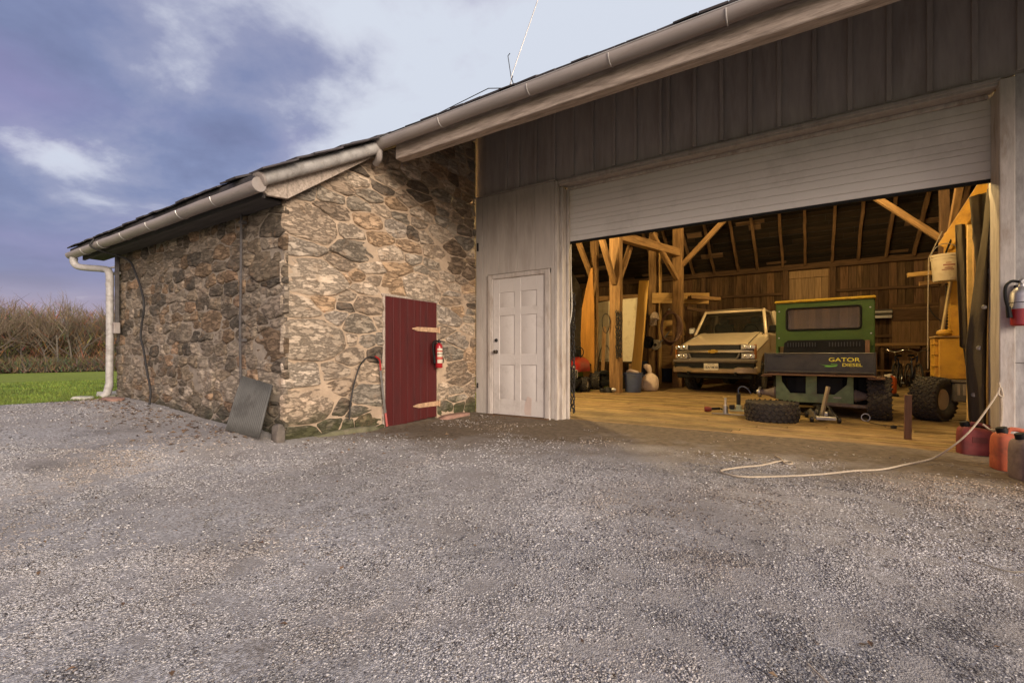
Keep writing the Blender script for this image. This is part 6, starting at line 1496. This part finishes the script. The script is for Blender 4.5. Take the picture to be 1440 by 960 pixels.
bin_((-4.27, 16.6, 0), .27, .34, .92, NAVY, 'navy bin with a white sticker standing left of the truck', False)
b = MB(); b.box(-4.42, -4.24, 16.243, 16.25, .74, .80); tag(b.build('bin_sticker', PAPER), None); o = bpy.data.objects['bin_sticker']; bi = [q for q in bpy.data.objects if q.get('label', '').startswith('navy bin with')][0]
o.parent = bi; o.matrix_parent_inverse = (Matrix.Translation(bi.location) @ Matrix.Rotation(bi.rotation_euler.z, 4, 'Z')).inverted()
cl = MB(); cl.tube(smooth_path([(-3.88, 11.42, .52), (-3.80, 11.38, .55), (-3.70, 11.40, .53), (-3.64, 11.5, .50)]), .04, 8); tag(cl.build('rag', SACK), 'crumpled pale rag lying over the blue tub rim', 'rag')
sk = thing('tied_sack', 'white woven sack tied at the neck standing beside the blue tub', 'sack', (-3.50, 12.1, 0))
b = MB(); vs = []; n = 24; lev = [(0, .16), (.03, .21), (.12, .235), (.26, .225), (.36, .185), (.44, .11), (.48, .05), (.50, .045), (.55, .075), (.62, .10), (.69, .085), (.71, .03)]
for z, r in lev:
    for k in range(n):
        a = 2*PI*k/n; q = r * (1 + .13 * noise.noise((math.cos(a) * 1.5, math.sin(a) * 1.5, z * 5)) + .07 * math.sin(9 * a) * (z > .3)); vs.append((q * math.cos(a) - .09 * sstep(.45, .7, z), q * math.sin(a) * .85, z))
b.add(vs, [(i*n+k, i*n+(k+1) % n, i*n+n+(k+1) % n, i*n+n+k) for i in range(len(lev)-1) for k in range(n)] + [tuple(range(n)), tuple(range((len(lev)-1)*n, len(lev)*n))]); b.build('sack', SACK, sk, local=True, ang=180)
b = MB(); b.tube([(.055 * math.cos(a) - .008, .05 * math.sin(a), .49) for a in [2*PI*k/14 for k in range(14)]], .008, 6, closed=True); b.build('tie', ROPE, sk, local=True)
# things hung on the slim post
ho = thing('hose_coil', 'coil of dark brown hose hanging on the post beside the truck', 'hose', (-3.38, 13.82, 1.75))
b = MB()
for k in range(5):
    rx = .22 + .02 * k; b.tube([(rx * math.cos(a) + .02 * k - .04, -.03 * k + .02 * math.sin(3 * a + k), .50 * math.sin(a) * (1 - .04 * k)) for a in [2*PI*q/26 for q in range(26)]], .026, 7, closed=True)
b.tube(smooth_path([(.05, -.05, -.4), (.06, -.08, -.6), (.0, -.06, -.8)]), .026, 7); b.build('coil', BROWNR, ho, local=True)
b = MB(); b.tube(smooth_path([(-.04, .1, .5), (-.03, -.02, .56), (-.05, -.12, .52)]), .014, 6); b.build('hook', STEEL, ho, local=True)
for loc, r, m, lab, nm in (((-4.36, 14.9, 1.36), .20, IRON, 'round black pulley hung on the slim inner post', 'pulley'), ((-4.12, 14.9, 1.28), .17, M('pale_dial', (.42, .36, .28), .5, .3, var=.4, scale=18), 'pale round metal reel hung low on the slim inner post', 'cable_reel')):
    t = thing(nm, lab, 'reel', loc); b = MB(); T = RX
    b.lathe([(r * .3, -.05), (r * .95, -.05), (r, -.04), (r, -.02), (r * .75, .0), (r, .02), (r, .04), (r * .95, .05), (r * .3, .05)], 28, T); b.build('wheel', m, t, local=True)
    b = MB(); b.lathe([(r * .28, -.09), (r * .28, .07), (r * .1, .08), (0, .08)], 16, T); b.build('hub', IRON, t, local=True)
    if nm == 'cable_reel': b = MB(); b.tube([(r * .8, -.05, .05), (r * .8 + .30, -.02, .42)], .025, 8); b.build('crank', STEEL, t, local=True)
gv = thing('work_glove', 'pale cream work gloves hung high on the slim inner post', 'gloves', (-4.20, 15.0, 2.18))
b = MB(); b.lathe([(0, -.15), (.09, -.13), (.14, -.04), (.13, .08), (.08, .16), (0, .18)], 16, Matrix.Rotation(.3, 4, 'Y') @ Matrix.Diagonal((1, .5, 1, 1)))
b.build('palm', SACK, gv, local=True)
b = MB()
for k in range(4): b.tube([(.05 - .045 * k, -.03, -.1), (.07 - .06 * k, -.05, -.2 - .02 * (k in (1, 2))), (.06 - .062 * k, -.045, -.26 - .02 * (k in (1, 2)))], .022, 7)
b.tube([(.1, -.02, 0), (.16, -.04, -.08)], .024, 7); b.build('fingers', SACK, gv, local=True)
dl = thing('hanging_drill', 'dark power cord and tool bundle hung on the slim inner post', 'tool bundle', (-4.50, 14.95, 1.9))
b = MB(); b.lathe([(0, -.1), (.07, -.08), (.09, 0), (.07, .1), (0, .12)], 12, Matrix.Translation((0, 0, .35)) @ Matrix.Rotation(1.2, 4, 'Y')); b.build('motor', IRON, dl, local=True)
b = MB(); b.tube(smooth_path([(-.02, 0, .4), (-.16, -.02, .5), (-.2, -.02, .2), (-.08, 0, -.1), (.02, 0, -.35), (.06, 0, -.1), (.05, 0, .2)]), .016, 6); b.build('cord', BLACKP, dl, local=True)
cc = thing('wire_hoop', 'dark wire hoop hanging on the left face of the heavy post', 'wire hoop', (-4.27, 10.93, 1.75)); b = MB(); b.tube([(.10 * math.cos(a), .02 * math.sin(2 * a), .24 * math.sin(a)) for a in [2*PI*k/24 for k in range(24)]], .012, 6, closed=True); b.build('hoop', IRON, cc, local=True)
db_ = thing('drawer_box', 'yellow wooden box on trestle behind the hanging hose', 'wooden box', (-3.95, 15.9, 0))
b = MB(); b.box(-.42, .48, -.2, .3, 1.60, 2.12, .008); b.box(-.36, .42, -.212, -.2, 1.66, 2.06, .006); b.build('box', W_NEW, db_, local=True)
b = MB(); b.box(-.40, -.32, -.15, .25, 0, 1.6); b.box(.36, .44, -.15, .25, 0, 1.6); b.box(-.4, .44, -.16, -.12, .5, 1.3); b.build('trestle', W_BEAM, db_, local=True)
wb = MB(); wb.box(-3.62, -3.28, 16.4, 16.7, .9, 1.35, .006); wb.box(-3.5, -3.3, 16.45, 16.65, 0, .9); tag(wb.build('pale_block', PLY), 'pale upright wooden block behind the navy bin and truck', 'wooden block')
# ------------------------------------------------------------------ back of the bay on the right
ldr = thing('leaning_door', 'old brown plank door leaning on the back wall at the right', 'plank door', (2.9, 19.3, 0))
b = MB(); x = 2.32
for k in range(5): c = R.uniform(.8, 1.2); b.cur = (c, c, c); w = .23; b.box(x + .003, x + w - .003, 19.30, 19.33, .1, 2.6, .003); x += w
b.cur = (1, 1, 1); b.build('boards', M('leaning_door_board', (.20, .115, .055), .85, var=.3, scale=2.2, stretch=(8, 8, .7), bump=.4, attr=True), ldr)
for z in (2.05, 2.5, .5): b = MB(); b.box(2.33, 3.46, 19.265, 19.298, z, z + (.40 if z == 2.05 else .1), .004); b.build('ledge', W_DARK, ldr)
sp_ = MB(); sp_.tube([(1.55, 19.2, 2.36), (2.31, 19.2, 2.36)], .09, 12); sp_.box(1.5, 2.3, 19.1, 19.4, 2.16, 2.25); tag(sp_.build('stove_pipe', STEEL), 'shiny metal pipe lying on a wall ledge left of the plank door', 'pipe')
wbn = thing('work_bench', 'long brown work bench along the back wall behind the bicycles', 'work bench', (2.4, 18.6, 0))
beam('bench_top', (.7, 18.75, 1.28), (3.9, 18.75, 1.28), .5, .09, W_BEAM, wbn, .004)
for x in (.8, 2.0, 3.0, 3.8): beam('leg', (x, 18.75, 0), (x, 18.75, 1.23), .09, .3, W_DARK, wbn, .003)
beam('shelf', (.7, 18.8, .45), (3.9, 18.8, .45), .4, .05, W_BEAM, wbn, .003)
def bicycle():
    t = thing('bicycle', 'dark bicycle with bright handlebar leaning nearest the lift cabinet', 'bicycle', (2.62, 16.9, 0), .08, 'bicycles parked at the bench')
    def whl(y):
        b = MB(); b.tube([(0, y + .335 * math.cos(a), .345 + .335 * math.sin(a)) for a in [2*PI*k/30 for k in range(30)]], .024, 7, closed=True); w = b.build('wheel', RUBBER, t, local=True)
        b = MB(); b.tube([(0, y + .305 * math.cos(a), .345 + .305 * math.sin(a)) for a in [2*PI*k/30 for k in range(30)]], .012, 6, closed=True)
        for k in range(14): a = 2*PI*k/14; b.tube([(.02 * (-1) ** k, y, .345), (0, y + .3 * math.cos(a), .345 + .3 * math.sin(a))], .002, 3, caps=False)
        b.tube([(-.05, y, .345), (.05, y, .345)], .02, 8); b.build('rim', STEEL, w, local=True)
    whl(0); whl(1.04)
    b = MB(); hd0, hd1, st, bb = V((0, .16, .92)), V((0, .20, .78)), V((0, .72, .86)), V((0, .60, .30))
    for p, q, r in ((hd1, bb, .02), (hd0, V((0, .70, .80)), .017), (st, bb, .016), (bb, V((.05, 1.04, .345)), .011), (bb, V((-.05, 1.04, .345)), .011), (V((0, .70, .8)), V((.05, 1.04, .345)), .009), (V((0, .70, .8)), V((-.05, 1.04, .345)), .009), (hd0, hd1, .022)): b.tube([p, q], r, 8)
    b.build('frame', M('dark_blue_frame', (.025, .03, .06), .35, .2), t, local=True)
    b = MB()
    for s in (-1, 1): b.tube([(s * .05, 0, .345), (s * .05, .12, .68), (0, .19, .76)], .015, 7)
    b.build('fork', CHROME, t, local=True)
    b = MB(); b.tube(smooth_path([(-.30, .22, 1.06), (-.2, .12, 1.10), (0, .12, 1.03), (.2, .12, 1.10), (.30, .22, 1.06)]), .015, 8); b.tube([(0, .15, .93), (0, .12, 1.04)], .016, 8); b.build('handlebar', CHROME, t, local=True)
    b = MB(); b.lathe([(0, -.03), (.07, -.02), (.085, .0), (.06, .03), (0, .035)], 14, Matrix.Translation((0, .74, .93)) @ Matrix.Diagonal((1, 1.6, 1, 1))); b.build('saddle', BLACKP, t, local=True)
    b = MB(); b.lathe([(.09, -.004), (.09, .004)], 18, Matrix.Translation((.05, .60, .30)) @ Matrix.Rotation(PI/2, 4, 'Y')); b.bar((.07, .6, .3), (.07, .5, .16), .015); b.bar((-.07, .6, .3), (-.07, .7, .44), .015); b.box(.07, .15, .46, .54, .14, .17); b.build('crank', STEEL, t, local=True)
    return t
bi = bicycle()
dup(bi, (2.05, 16.6, 0), -.25, 'dark bicycle standing in the middle of the three by the bench')
dup(bi, (1.52, 16.8, 0), .3, 'dark bicycle farthest left by the orange sprayer')
og = thing('orange_sprayer', 'orange garden sprayer with white top standing right of the utility vehicle', 'sprayer', (1.60, 13.6, 0)); og.scale = (.72, .72, .62)
b = MB(); b.lathe([(0, .1), (.15, .1), (.17, .14), (.17, .62), (.14, .72), (.06, .76), (0, .77)], 20, Matrix.Diagonal((1, .7, 1, 1))); b.build('tank', ORANGE, og, local=True)
b = MB(); b.box(-.2, .2, -.2, .2, 0, .1, .02); b.tube([(-.1, 0, .76), (-.1, 0, .9), (.12, 0, .9), (.12, 0, .76)], .016, 6); b.build('base', BLACKP, og, local=True)
b = MB(); b.lathe([(.06, .77), (.065, .82), (0, .83)], 14); b.box(-.16, .0, -.13, -.1, .66, .8, .01); b.build('cap', M('white_cap', (.65, .6, .55), .5), og, local=True)
